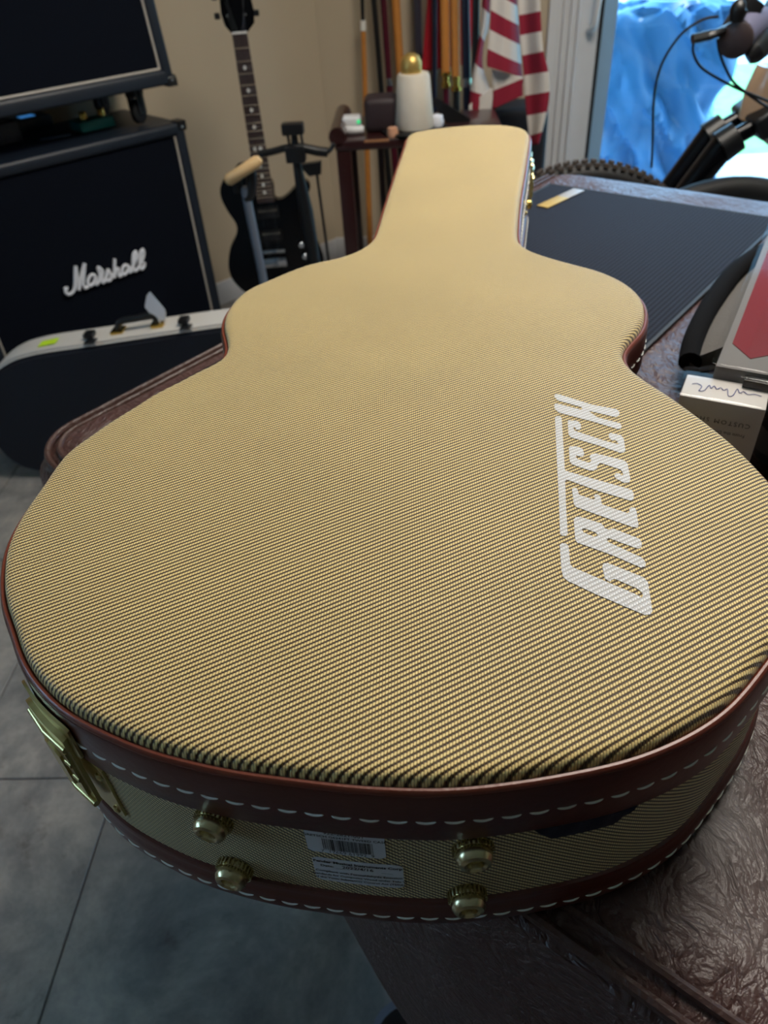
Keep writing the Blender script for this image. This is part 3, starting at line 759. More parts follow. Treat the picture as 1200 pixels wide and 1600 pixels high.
# ---------------------------------------------------------------- speaker cabinets
PC = Vector((-0.669, 2.45, 0)); XU = Vector((s2, s2, 0)); CW, CH, CD = 0.77, 0.746, 0.365
def caster_bm():
    b = box(-0.022, -0.016, 0.088, 0.022, 0.016, 0.094); box(-0.004, -0.020, 0.03, 0.004, -0.016, 0.09, bm=b)
    box(-0.026, -0.017, 0.072, 0.026, 0.017, 0.09, bm=b, bev=0.006)
    box(-0.018, 0.013, 0.026, 0.018, 0.017, 0.085, bm=b); box(-0.018, -0.017, 0.026, 0.018, -0.013, 0.085, bm=b)
    return b
def cabinet(z0, label, slant, casters, logo):
    root = thing('speaker_cabinet', label, 'speaker', PC - XU * CW + Vector((0, 0, z0)), math.pi / 4, 'stacked speaker cabinets')
    zb = 0.094 if casters else 0.010
    t, rec = 0.034, 0.012
    b = box(0, rec + 0.02, 0, CW, CD, CH, bev=0.014, seg=3)
    for x0, z_0, x1, z_1 in ((0, 0, CW, t + 0.006), (0, CH - t, CW, CH), (0, 0, t, CH), (CW - t, 0, CW, CH)):
        box(x0, 0, z_0, x1, 0.05, z_1, bm=b, bev=0.012, seg=3)
    def sh(bm):
        for v in bm.verts: v.co.y += slant * v.co.z * max(0.0, 1 - v.co.y / CD); v.co.z += zb
        return bm
    obj('shell', sh(b), M_tolex, root, world=False)
    obj('grille_cloth', sh(box(t, rec, t, CW - t, rec + 0.02, CH - t)), M_grille, root, world=False)
    b = B(); q = 0.0035; Z0, Z1 = t + 0.008, CH - t - 0.002; X0, X1 = t + 0.002, CW - t - 0.002; yy = rec - 0.003
    tube([(X0, yy, Z0), (X1, yy, Z0)], q, 8, b)
    if slant: tube([(X0, yy, Z1), (X1, yy, Z1)], q, 8, b)
    tube([(X0, yy, Z0), (X0, yy, Z1)], q, 8, b); tube([(X1, yy, Z0), (X1, yy, Z1)], q, 8, b)
    obj('piping', sh(b), M_piping, root, world=False)
    for x in (0.0, CW):
        for z in (0.0, CH):
            b = box(x - 0.024, -0.004, z - 0.024, x + 0.024, 0.04, z + 0.024, bev=0.010, seg=3)
            for v in b.verts:
                v.co.x = min(max(v.co.x, -0.004), CW + 0.004); v.co.z = min(max(v.co.z, -0.004), CH + 0.004)
            c = obj('corner_cap', sh(b), M_black, root, world=False)
            rb = lathe([(0.0001, 0), (0.005, 0), (0.004, 0.002), (0.0001, 0.003)], 10, mtx=zto((0, -1, 0), (x + (0.012 if x == 0 else -0.012), -0.005, z + (0.012 if z == 0 else -0.012))))
            obj('rivet', sh(rb), M_chrome, c, world=False)
    for x in (0.12, CW - 0.10):
        for y in (0.075, CD - 0.06):
            if casters:
                b = caster_bm(); add(b, lathe([(0.0001, -0.011), (0.026, -0.011), (0.032, -0.007), (0.032, 0.007), (0.026, 0.011), (0.0001, 0.011)], 20), zto((0, 1, 0), (0, 0, 0.032)))
                b.transform(Matrix.Translation((x, y, 0)) @ Matrix.Rotation(0.5, 4, 'Z')); obj('caster', b, M_blackrub, root, world=False)
            else:
                obj('rubber_foot', lathe([(0.02, 0), (0.022, 0.004), (0.018, 0.012)], 14, mtx=Matrix.Translation((x, y, 0))), M_blackrub, root, world=False)
    return root
low = cabinet(0, 'lower black speaker cabinet with white Marshall script logo, stood on the floor', 0, False, True)
LT = 0.761
upp = cabinet(LT, 'upper black speaker cabinet on casters, stacked above the lower cabinet', 0.09, True, False)
# script logo, strokes laid on the grille plane
LP = PC + Vector((s2, -s2, 0)) * 0.0 ; nF = Vector((s2, -s2, 0)); gP = PC - nF * 0.006
def lg(x, y): return atp(80 + x * 170 / 1200, 370 + y * 170 / 1200, gP, nF)
STROKES = [
 [(140,580),(165,555),(150,600),(175,628),(215,620),(248,575),(258,500),(258,400),(262,320)],
 [(262,320),(275,400),(290,500),(298,585)], [(298,585),(315,480),(340,360),(362,290)], [(362,290),(352,400),(345,500),(362,560),(400,545)],
 [(478,425),(440,415),(405,460),(400,510),(425,535),(465,500),(485,430)], [(485,430),(480,500),(495,520),(520,490)],
 [(520,490),(530,420),(508,340),(530,345),(560,380),(552,430),(555,490),(575,500)],
 [(575,500),(600,440),(618,360),(640,400),(655,450),(630,480),(600,470)], [(640,478),(680,400)],
 [(690,450),(690,340),(692,240)], [(692,400),(715,350),(735,360),(735,420),(755,430),(775,400)],
 [(845,320),(805,310),(778,350),(780,400),(805,410),(835,370),(850,315)], [(850,315),(850,370),(870,390)],
 [(870,390),(890,330),(930,220),(925,160),(900,200),(895,290),(905,360),(930,370)],
 [(930,370),(965,320),(1010,210),(1005,140),(978,170),(965,260),(970,330),(995,350),(1020,310),(1018,280)]]
b = B()
for s in STROKES:
    P = [lg(*p) + nF * 0.004 for p in s]; tube(catmull([tuple(p) for p in P], 4), 0.0052, 8, b)
lo = obj('script_logo', b, mat('white_logo_plastic', (226, 228, 236), 0.4), low); lo['label'] = 'white Marshall script logo'

# things on the lower cabinet top
zt = LT
p = atz(18, 240, zt)
ped = thing('wedge_pedal', 'small dark grey block pedal at the left end of the lower cabinet top', 'pedal', atz(15, 222, zt), math.pi / 4, 'pedals between the cabinets')
obj('pedal_body', box(-0.05, -0.035, 0, 0.03, 0.035, 0.055, bev=0.008), mat('dark_grey_casting', (52, 50, 60), 0.5), ped, world=False)
obj('treadle', box(-0.042, -0.030, 0.056, 0.004, 0.030, 0.064, bev=0.004), M_blackrub, ped, world=False)
ped = thing('effects_pedal', 'low teal effects pedal with two gold knobs between the two cabinets', 'pedal', atz(146, 200, zt), math.pi / 4, 'pedals between the cabinets')
obj('pedal_body', box(-0.055, -0.04, 0, 0.055, 0.04, 0.028, bev=0.006), mat('teal_enamel', (20, 110, 108), 0.3, 0.3), ped, world=False)
for x in (-0.022, 0.035): obj('knob', lathe([(0.011, 0.028), (0.011, 0.044), (0.009, 0.047), (0.0002, 0.047)], 18, mtx=Matrix.Translation((x, 0.0, 0))), M_gold, ped, world=False)
ped = thing('tuner_pedal', 'black pedal with a small blue display under the upper cabinet', 'pedal', atz(46, 200, zt), math.pi / 4, 'pedals between the cabinets')
obj('pedal_body', box(-0.06, -0.045, 0, 0.06, 0.045, 0.032, bev=0.006), M_black, ped, world=False)
obj('display', box(-0.022, -0.02, 0.0315, 0.022, 0.012, 0.0335), mat('blue_display', (60, 130, 200), 0.3, emit=0.6), ped, world=False)
q0, q1 = atz(64, 219, zt), atz(110, 211, zt); dv = (q1 - q0).normalized(); nv = Vector((-dv.y, dv.x, 0))
b = B(); add(b, box(0, -0.012, 0, (q1 - q0).length, 0.012, 0.003, bev=0.001), frame(q0 + nv * 0.004, dv, nv, (0, 0, 1)))
setp(obj('paper_slip', b, mat('blue_grey_card', (74, 92, 112), 0.6)), 'blue-grey card slip lying on the lower cabinet top', 'card')

# ---------------------------------------------------------------- black hard case with pale edge
YC = 1.70; TH = 0.105
FACE = [(430,508),(350,519),(250,533),(150,548),(80,558),(48,564),(20,573),(-6,590),(-24,615),(-28,645),(-18,680),(-2,706),(16,725),(38,739),(70,747),(110,749),(200,748),(300,742),(430,734)]
pf = [atY(x, y, YC) for x, y in FACE]
zmin = min(p.z for p in pf); 
pf2 = [(p.x, p.z - zmin) for p in pf]
hc = thing('hard_case', 'black hard case with pale grey edge standing against the lower cabinet', 'instrument case', (-0.85, YC + TH / 2, 0))
PR = [tuple(v)[:2] for v in catmull([(x, z, 0) for x, z in pf2], 4)]
ctr = Vector((sum(x for x, z in PR) / len(PR), sum(z for x, z in PR) / len(PR)))
def inset(P, d):
    n = len(P); o = []
    for i in range(n):
        a = Vector(P[max(i - 1, 0)]); c = Vector(P[min(i + 1, n - 1)]); t = (c - a).normalized(); nn = Vector((-t.y, t.x)) 
        if (ctr - Vector(P[i])).dot(nn) < 0: nn = -nn
        o.append((P[i][0] + nn.x * d, P[i][1] + nn.y * d))
    return o
xz = frame((0, 0, 0), (1, 0, 0), (0, 0, 1), (0, -1, 0))
M_pale = mat('pale_grey_shell', (196, 192, 186), 0.45, var=0.05)
b = prism(PR, -(YC + TH), -(YC + 0.004), mtx=xz, bev=0.006); obj('shell', b, M_pale, hc)
b = prism(inset(PR, 0.007), -(YC + 0.010), -(YC - 0.008), mtx=xz, bev=0.006); obj('front_panel', b, mat('black_case_cloth', (8, 14, 28), 0.7, scale=300, bump=0.3), hc)
def topz(x):
    best = [p for p in PR if p[1] > 0.15]; best.sort(key=lambda p: abs(p[0] - x)); return best[0][1]
for px in (148, 297):
    P = atY(px, 536 if px < 200 else 520, YC + 0.03); z = topz(P.x)
    r = obj('latch', box(P.x - 0.014, YC - 0.009, z - 0.004, P.x + 0.016, YC + 0.024, z + 0.005, bev=0.003), M_chrome, hc)
    b = box(P.x - 0.024, YC + 0.024, z + 0.002, P.x + 0.002, YC + 0.056, z + 0.014, bev=0.004); obj('latch_lever', b, M_black, r)
p0 = atY(188, 530, YC + 0.05); p1 = atY(250, 520, YC + 0.05); z0_, z1_ = topz(p0.x), topz(p1.x)
b = tube(catmull([(p0.x, YC + 0.055, z0_), (p0.x + 0.01, YC + 0.055, z0_ + 0.026), ((p0.x + p1.x) / 2, YC + 0.055, z0_ + 0.034), (p1.x - 0.01, YC + 0.055, z1_ + 0.026), (p1.x, YC + 0.055, z1_)], 5), 0.009, 10)
obj('handle', b, M_black, hc)
for P_, z in ((p0, z0_), (p1, z1_)): obj('handle_mount', box(P_.x - 0.016, YC + 0.035, z - 0.002, P_.x + 0.016, YC + 0.075, z + 0.008, bev=0.002), M_gold, hc)
P = atY(77, 551, YC + 0.03); z = topz(P.x); z2 = topz(P.x + 0.03)
b = B(); add(b, box(-0.024, -0.016, 0, 0.024, 0.016, 0.0015), Matrix.Translation((P.x, YC + 0.045, z + 0.0022)) @ Matrix.Rotation(-math.atan2(z2 - z, 0.03), 4, 'Y'))
setp(obj('yellow_sticker', b, mat('fluorescent_yellow_paper', (190, 226, 40), 0.6), hc), label='fluorescent yellow sticker')
tg = thing('paper_tag', 'white paper tag hanging off the pale-edged case handle', 'tag', (p1.x - 0.01, YC + 0.055, z1_ + 0.02))
YT = YC + 0.05
tag_ = [atY(x, y, YT) for x, y in ((229, 462), (234, 456), (258, 484), (256, 502), (240, 497), (226, 480))]
b = B(); add(b, prism([(p_.x, p_.z) for p_ in tag_], -YT - 0.001, -YT, mtx=xz)); obj('tag_card', b, M_paper, tg)
P1 = atY(248, 500, YT); obj('tag_string', tube(catmull([tuple(P1), (P1.x + 0.01, YT, P1.z - 0.02), (P1.x + 0.02, YT + 0.005, z1_ + 0.034)], 4), 0.0018, 6), M_white, tg)

# ---------------------------------------------------------------- black electric guitar
gB = atY(428, 393, 2.50); gN = gB.copy(); dY = 0.0
for _k in range(60):
    gN = atY(372, 40, 2.50 + dY)
    if (gN - gB).length >= 0.630: break
    dY += 0.005
gz = (gN - gB).normalized(); gy = Vector((-0.12, 1, 0)); gx = gy.cross(gz).normalized(); gy = gz.cross(gx).normalized()
gl0 = gB - gz * 0.175 + gy * 0.038
g = thing('electric_guitar', 'black electric guitar with dotted dark fretboard leaning near the corner', 'guitar', gl0)
g.rotation_euler = frame((0, 0, 0), gx, gy, gz).to_euler()
HB = [(0.0,0.0),(0.06,0.004),(0.12,0.03),(0.158,0.08),(0.165,0.13),(0.150,0.19),(0.122,0.235),(0.112,0.27),(0.118,0.31),(0.140,0.345),(0.150,0.37),(0.135,0.385),(0.105,0.372),(0.07,0.345),(0.045,0.335),(0.030,0.345),(0.028,0.395),(-0.028,0.410),(-0.05,0.42),(-0.10,0.425),(-0.135,0.40),(-0.145,0.36),(-0.130,0.31),(-0.112,0.27),(-0.118,0.235),(-0.148,0.19),(-0.165,0.13),(-0.158,0.08),(-0.12,0.03),(-0.06,0.004)]
HBs = [tuple(v)[:2] for v in catmull([(x, z, 0) for x, z in HB], 3, closed=True)]
obj('body', prism(HBs, -0.022, 0.022, mtx=xz, bev=0.006), M_blackgloss, g, world=False)
def trap(z0, z1, w0, w1, y0, y1):
    b = B(); vs = [b.verts.new(p_) for p_ in ((-w0, y0, z0), (w0, y0, z0), (w1, y0, z1), (-w1, y0, z1), (-w0, y1, z0), (w0, y1, z0), (w1, y1, z1), (-w1, y1, z1))]
    for f_ in ((0, 1, 2, 3), (5, 4, 7, 6), (4, 0, 3, 7), (1, 5, 6, 2), (3, 2, 6, 7), (4, 5, 1, 0)): b.faces.new([vs[k] for k in f_])
    bmesh.ops.recalc_face_normals(b, faces=list(b.faces)); return b
BR, NUT = 0.175, 0.803; SL = NUT - BR; FB0 = 0.335
obj('neck', trap(0.30, NUT + 0.01, 0.026, 0.020, -0.026, 0.002), M_blackgloss, g, world=False)
fb = obj('fretboard', trap(FB0, NUT, 0.028, 0.0215, -0.034, -0.026), mat('rosewood', (58, 44, 42), 0.5, scale=60), g, world=False)
M_fret = mat('fret_wire', (196, 180, 160), 0.25, 0.9)
wid = lambda z: 0.028 + (0.0215 - 0.028) * (z - FB0) / (NUT - FB0)
zf = [NUT - SL * (1 - 2 ** (-k / 12)) for k in range(0, 23)]
for k in range(1, 23):
    if zf[k] > FB0 + 0.003: w_ = wid(zf[k]); obj('fret', tube([(-w_, -0.0345, zf[k]), (w_, -0.0345, zf[k])], 0.0014, 6), M_fret, fb, world=False)
M_inlay = mat('pearl_inlay', (225, 222, 215), 0.3)
for k in (3, 5, 7, 9, 12, 15, 17, 19, 21):
    zm = (zf[k] + zf[k - 1]) / 2
    for dx in ((-0.009, 0.009) if k == 12 else (0,)): obj('inlay', lathe([(0.0055, 0), (0.0055, 0.0012)], 14, mtx=zto((0, -1, 0), (dx, -0.0338, zm))), M_inlay, fb, world=False)
obj('nut', box(-0.0215, -0.037, NUT, 0.0215, -0.026, NUT + 0.005), M_inlay, g, world=False)
HSX = 1.25
HS = [(-0.022, NUT), (0.022, NUT), (0.046, NUT + 0.022), (0.050, NUT + 0.05), (0.044, NUT + 0.10), (0.036, NUT + 0.165), (0.018, NUT + 0.178), (0.0, NUT + 0.170), (-0.018, NUT + 0.178), (-0.034, NUT + 0.165), (-0.040, NUT + 0.10), (-0.044, NUT + 0.05), (-0.038, NUT + 0.02)]
obj('headstock', prism(HS, 0.006, 0.024, mtx=xz, bev=0.002), M_blackgloss, g, world=False)
for s_ in (-1, 1):
    for k in range(3):
        z = NUT + 0.045 + 0.045 * k
        r = obj('tuning_peg', lathe([(0.004, 0), (0.0045, 0.004), (0.003, 0.014), (0.0002, 0.014)], 12, mtx=zto((0, -1, 0), (s_ * 0.026, -0.024, z))), M_chrome, g, world=False)
        obj('tuner_button', box(s_ * 0.056 - 0.008, -0.020, z - 0.008, s_ * 0.056 + 0.008, -0.013, z + 0.008, bev=0.003), M_black, g, world=False)
for k in range(6):
    x = -0.021 + 0.0084 * k; xn = x * 0.8
    obj('string', tube([(x, -0.040, BR - 0.03), (x, -0.041, BR), (xn, -0.0385, NUT), (math.copysign(0.026, xn), -0.034, NUT + 0.05 + 0.03 * (k % 3))], 0.0006, 5), M_chrome, g, world=False)
obj('bridge', box(-0.038, -0.038, BR - 0.006, 0.038, -0.022, BR + 0.006, bev=0.002), M_chrome, g, world=False)
obj('tailpiece', box(-0.040, -0.040, BR - 0.055, 0.040, -0.022, BR - 0.022, bev=0.005), M_chrome, g, world=False)
for z in (0.225, 0.300):
    r = obj('pickup', box(-0.037, -0.031, z - 0.019, 0.037, -0.022, z + 0.019, bev=0.003), M_black, g, world=False)
    b = B()
    for k in range(6): lathe([(0.0034, 0), (0.0034, 0.0015)], 10, mtx=zto((0, -1, 0), (-0.026 + 0.0104 * k, -0.0305, z + 0.008)), bm=b)
    obj('pole_pieces', b, M_fret, r, world=False)
for x, z in ((0.095, 0.185), (0.102, 0.145), (0.110, 0.105), (0.112, 0.065)):
    obj('knob', lathe([(0.011, 0), (0.010, 0.013), (0.008, 0.015), (0.0002, 0.015)], 16, mtx=zto((0, -1, 0), (x, -0.022, z))), M_chrome, g, world=False)
obj('jack_plate', box(-0.02, -0.0245, 0.015, 0.045, -0.022, 0.05, bev=0.001), M_grey, g, world=False)
gs = thing('guitar_stand', 'low black tubular stand holding the black guitar', 'stand', (gl0.x, gl0.y, 0))
b = tube(catmull([(gl0.x - 0.17, gl0.y - 0.20, 0.012), (gl0.x - 0.06, gl0.y - 0.02, 0.08), (gl0.x - 0.05, gl0.y + 0.06, 0.12), (gl0.x, gl0.y + 0.13, 0.36)], 4), 0.009, 10)
tube(catmull([(gl0.x + 0.17, gl0.y - 0.20, 0.012), (gl0.x + 0.06, gl0.y - 0.02, 0.08), (gl0.x + 0.05, gl0.y + 0.06, 0.12), (gl0.x, gl0.y + 0.13, 0.36)], 4), 0.009, 10, b)
obj('stand_frame', b, M_black, gs)
obj('leg', tube([(gl0.x, gl0.y + 0.13, 0.36), (gl0.x + 0.02, gl0.y + 0.2, 0.012)], 0.009, 10), M_black, gs)
for s_ in (-1, 1): obj('cradle_arm', tube([(gl0.x + s_ * 0.08, gl0.y + 0.04, 0.115), (gl0.x + s_ * 0.08, gl0.y - 0.07, 0.112), (gl0.x + s_ * 0.08, gl0.y - 0.075, 0.15)], 0.010, 10), M_blackrub, gs)

# stand with crossbar in front of the guitar
YS = 2.30
def S(x, y, Y=YS): return tuple(atY(x, y, Y))
cs = thing('crossbar_stand', 'black stand with a T head and long crossbar, right of the guitar', 'stand', (S(470, 300)[0], YS, 0))
bt = Vector(S(478, 330)); dn = (Vector(S(478, 330)) - Vector(S(462, 250)))
foot = Vector((bt.x + 0.02, YS, 0.02))
obj('pole', tube([S(459, 205), S(463, 250), tuple(bt), tuple(foot)], [0.009, 0.012, 0.022, 0.022], 12), M_black, cs)
hp = Vector(S(458, 200)); obj('head_plate', box(hp.x - 0.032, YS - 0.02, hp.z - 0.016, hp.x + 0.030, YS + 0.02, hp.z + 0.014, bev=0.005), M_black, cs)
for P_ in (S(448, 203), S(469, 203)): obj('grip_pin', tube([P_, (P_[0] + 0.003, P_[1], P_[2] - 0.05)], 0.004, 8), M_blackrub, cs)
obj('crossbar', tube(catmull([S(404, 241), S(425, 237), S(448, 231), S(470, 231), S(495, 236), S(512, 238)], 4), [0.010] * 10 + [0.013] * 11, 10), M_black, cs)
obj('bar_hook', tube(catmull([S(510, 239), S(517, 233), S(522, 224)], 4), 0.006, 8), M_black, cs)
obj('clamp', box(S(462, 240)[0] - 0.028, YS - 0.022, S(462, 240)[2] - 0.022, S(462, 240)[0] + 0.028, YS + 0.022, S(462, 240)[2] + 0.022, bev=0.006), M_black, cs)
for a_ in (90, 210, 330): obj('leg', tube([(foot.x, foot.y, 0.12), (foot.x + 0.16 * math.cos(math.radians(a_)), foot.y + 0.16 * math.sin(math.radians(a_)), 0.008)], 0.009, 8), M_black, cs)
# clip stand
ck = thing('clip_stand', 'thin black stand with a small wedge clip between crossbar stand and dark table', 'stand', (S(492, 300)[0], YS + 0.16, 0))
YK = YS + 0.16
p_ = Vector(S(488, 262, YK)); b = B(); add(b, prism([(-0.040, 0.012), (0.030, 0.018), (0.026, -0.018), (-0.012, -0.022)], -0.012, 0.012), frame(p_, (1, 0, 0), (0, 0, 1), (0, -1, 0))); obj('clip', b, M_black, ck)
q_ = S(500, 400, YK); obj('pole', tube([(p_.x + 0.012, YK, p_.z - 0.015), (p_.x + 0.03, YK, 0.012)], 0.0045, 8), M_black, ck)
obj('base', lathe([(0.04, 0), (0.04, 0.008), (0.01, 0.016)], 20, mtx=Matrix.Translation((p_.x + 0.03, YK, 0))), M_black, ck)
# grey tube stand with wooden dowel
YD = 2.14
ds = thing('dowel_stand', 'grey metal tube stand with a short wooden dowel across the top', 'stand', (S(400, 380, YD)[0], YD, 0))
a_, c_ = Vector(S(382, 292, YD)), Vector(S(412, 440, YD)); dd = (c_ - a_); e_ = a_ + dd * ((a_.z - 0.012) / -dd.z) if dd.z < 0 else c_
obj('pole', tube([tuple(a_), tuple(e_)], 0.013, 12), M_grey, ds)
obj('clamp', tube(catmull([S(374, 300, YD), S(370, 282, YD), S(378, 262, YD), S(392, 268, YD), S(392, 300, YD), S(384, 312, YD)], 4), 0.014, 10), M_black, ds)
obj('wooden_dowel', tube([S(354, 284, YD - 0.03), S(358, 281, YD - 0.03), S(402, 252, YD - 0.03), S(406, 248, YD - 0.03)], [0.010, 0.0155, 0.0155, 0.010], 14), mat('pale_wood', (214, 178, 128), 0.5, scale=30), ds)
for a__ in (30, 150, 270): obj('leg', tube([(e_.x, YD, 0.10), (e_.x + 0.15 * math.cos(math.radians(a__)), YD + 0.15 * math.sin(math.radians(a__)), 0.008)], 0.008, 8), M_black, ds)

# ---------------------------------------------------------------- dark table in the corner
TT = 0.675; TY0, TY1 = 2.46, 2.80; TX0, TX1 = -0.222, 0.30
st = thing('side_table', 'dark mahogany slatted side table behind the case neck', 'table', (0.04, 2.63, 0))
obj('tabletop', box(TX0, TY0, TT - 0.03, TX1, TY1, TT, bev=0.008, seg=3), M_wood, st)
obj('end_rail', tube([(TX0 + 0.01, TY0, TT + 0.012), (TX0 + 0.01, TY1, TT + 0.012)], 0.026, 14), M_wood, st)
for x in (TX0 + 0.025, TX1 - 0.025):
    for y in (TY0 + 0.025, TY1 - 0.025): obj('leg', box(x - 0.022, y - 0.022, 0, x + 0.022, y + 0.022, TT - 0.03, bev=0.004), M_wood, st)
for k in range(4): x = TX0 + 0.13 + 0.07 * k; obj('slat', box(x - 0.010, TY1 - 0.03, 0.12, x + 0.010, TY1 - 0.015, TT - 0.03, bev=0.002), M_wood, st)
obj('shelf', box(TX0 + 0.03, TY0 + 0.02, 0.10, TX1 - 0.03, TY1 - 0.02, 0.12, bev=0.003), M_wood, st)
def tp(x, y): return atz(x, y, TT)
P = tp(552, 205)
pw = thing('power_adapter', 'small white plug-in device with a green light on the dark table', 'charger', P)
obj('device_body', box(P.x - 0.032, P.y - 0.02, TT, P.x + 0.028, P.y + 0.03, TT + 0.045, bev=0.010, seg=3), M_white, pw)
obj('device_base', tube(catmull([(P.x - 0.03, P.y - 0.035, TT + 0.013), (P.x, P.y - 0.05, TT + 0.013), (P.x + 0.035, P.y - 0.045, TT + 0.013)], 5), 0.012, 10), M_white, pw)
obj('indicator', lathe([(0.007, 0), (0.006, 0.003), (0.0002, 0.004)], 12, mtx=zto((0, -1, 0), (P.x + 0.020, P.y - 0.019, TT + 0.030))), mat('green_indicator', (60, 190, 120), 0.3, emit=0.8), pw)
P = tp(597, 205)
setp(obj('dark_box', box(P.x - 0.052, P.y - 0.02, TT, P.x + 0.050, P.y + 0.09, TT + 0.095, bev=0.018, seg=3), mat('dark_brown_leatherette', (40, 26, 30), 0.6, bump=0.3)), 'dark brown rounded box on the table left of the white canister', 'box')
P = tp(648, 206)
tray = setp(obj('black_tray', lathe([(0.09, 0), (0.105, 0.006), (0.10, 0.009), (0.0002, 0.007)], 28, mtx=Matrix.Translation((P.x, P.y + 0.02, TT))), M_black), 'round black tray under the white canister', 'tray')
cn = thing('white_canister', 'white tapered canister topped with a round gold cap', 'canister', (P.x, P.y + 0.02, TT + 0.009))
obj('canister_body', lathe([(0.0002, 0.0), (0.060, 0.0), (0.062, 0.006), (0.055, 0.075), (0.050, 0.140), (0.045, 0.148), (0.0002, 0.149)], 30, mtx=Matrix.Translation((P.x, P.y + 0.02, TT + 0.009))), mat('white_matte_paper', (204, 194, 178), 0.7, scale=20, bump=0.3, bdist=0.004), cn)
obj('gold_cap', lathe([(0.0002, 0.145), (0.030, 0.145), (0.032, 0.160), (0.031, 0.178), (0.024, 0.192), (0.012, 0.199), (0.0002, 0.201)], 24, mtx=Matrix.Translation((P.x - 0.005, P.y + 0.02, TT + 0.009))), mat('satin_gold', (206, 172, 100), 0.42, 0.8, bump=0.6, scale=40, bdist=0.004), cn)
P = tp(620, 208); setp(obj('cork_stopper', lathe([(0.016, 0), (0.018, 0.01), (0.015, 0.026), (0.0002, 0.027)], 16, mtx=Matrix.Translation((P.x - 0.012, P.y - 0.045, TT))), mat('tan_cork', (190, 140, 110), 0.7)), 'small tan stopper left of the white canister', 'stopper')
P = tp(590, 221); setp(obj('wooden_strip', box(P.x - 0.04, P.y - 0.012, TT, P.x + 0.035, P.y + 0.006, TT + 0.005, bev=0.001), mat('brown_wood_strip', (130, 88, 58), 0.5)), 'thin brown wooden strip lying at the table front edge', 'strip')
P = tp(692, 204); b = lathe([(0.0002, 0), (0.018, 0.002), (0.024, 0.018), (0.019, 0.036), (0.0002, 0.042)], 16)
for v in b.verts: v.co += Vector((1, 1, 0.6)) * noise.noise(v.co * 60) * 0.006
b.transform(Matrix.Translation((P.x - 0.018, P.y + 0.03, TT))); setp(obj('crumpled_tissue', b, M_paper), 'crumpled white tissue just right of the canister', 'tissue')
YM = 2.62
b = B(); q = [Vector(S(x, y, YM)) for x, y in ((681, 152), (735, 186), (732, 196), (700, 196), (676, 160))]
add(b, prism([(p_.x, p_.z) for p_ in q], -YM - 0.012, -YM, mtx=xz, bev=0.002)); b.transform(Matrix.Translation((0, 0, 0)))
setp(obj('tilted_tablet', b, M_black), 'thin black slab leaning aslant on the dark table', 'tablet')

# ---------------------------------------------------------------- cues, poles and flags against the back wall
def leaner(name, label, cat, x0, x1, segs, Y0=3.25, group=None, y1=155):
    """segs: list of (px y from, px y to, radius, material, part name); line through pixel (x0,0) and (x1,y1)"""
    a_ = Vector(S(x0, 0, Y0 + 0.012)); c_ = Vector(S(x1, y1, Y0)); d = (c_ - a_)
    def at_y(y):
        lo_, hi_ = -6.0, 6.0
        return a_ + d * (y / y1)
    foot_ = a_ + d * ((a_.z - 0.0) / -d.z); top_ = a_ - d.normalized() * -0.0
    root = thing(name, label, cat, foot_, 0, group or ('cues leaning on the back wall' if cat == 'cue' else 'poles leaning on the back wall'))
    u = d.normalized()
    prev = None
    for (ya, yb, r, mm, nm) in segs:
        pa = (a_ - u * 0.50) if ya is None else at_y(ya); pb = foot_ if yb is None else at_y(yb)
        rr = r if isinstance(r, tuple) else (r, r)
        obj(nm, tube([tuple(pa), tuple(pa.lerp(pb, 0.5)), tuple(pb)], [rr[0], (rr[0] + rr[1]) / 2, rr[1]], 12), mm, root)
    return root
M_mar = mat('maroon_lacquer', (74, 16, 34), 0.3); M_navyl = mat('navy_lacquer', (18, 24, 44), 0.3); M_gun = mat('gunmetal', (78, 76, 88), 0.3, 0.5)
leaner('pool_cue', 'brown cue with white collar and black upper end, leftmost against the wall', 'cue', 566, 571, [(None, 30, 0.007, M_black, 'upper_shaft'), (30, 46, 0.011, M_inlay, 'collar'), (46, None, (0.009, 0.013), M_orangewood, 'butt')])
leaner('pool_cue', 'plain black cue between the white-collared cue and the maroon cue', 'cue', 584, 597, [(None, 60, 0.010, M_black, 'upper_shaft'), (60, None, (0.010, 0.013), M_black, 'butt')])
leaner('pool_cue', 'maroon cue with a silver ring, right of the plain black cue', 'cue', 599, 610, [(None, 120, 0.012, M_mar, 'upper_shaft'), (120, 133, 0.013, M_chrome, 'ring'), (133, None, 0.013, M_mar, 'butt')])
leaner('wooden_pole', 'plain amber wooden pole with black lower end behind the white canister', 'pole', 618, 628, [(None, 124, 0.016, M_orangewood, 'upper_shaft'), (124, None, 0.017, M_black, 'lower_end')])
leaner('metal_pole', 'gunmetal grey pole left of the red cloth', 'pole', 652, 656, [(None, 80, 0.015, M_gun, 'upper_shaft'), (80, None, 0.016, M_black, 'lower_end')])
leaner('thin_pole', 'thin navy pole in front of the red cloth', 'pole', 679, 679, [(None, 80, 0.009, M_navyl, 'upper_shaft'), (80, None, 0.009, M_navyl, 'lower_shaft')], Y0=3.10)
leaner('flag_pole', 'amber flag pole with brass ferrule, left one of two before the red cloth', 'pole', 695, 697, [(None, 110, 0.0165, M_orangewood, 'wooden_shaft'), (110, 116, 0.019, M_gold, 'ferrule'), (116, 128, 0.012, M_gold, 'ferrule_neck'), (128, 136, 0.017, M_gold, 'ferrule'), (136, None, 0.012, M_mar, 'lower_shaft')], Y0=3.06)
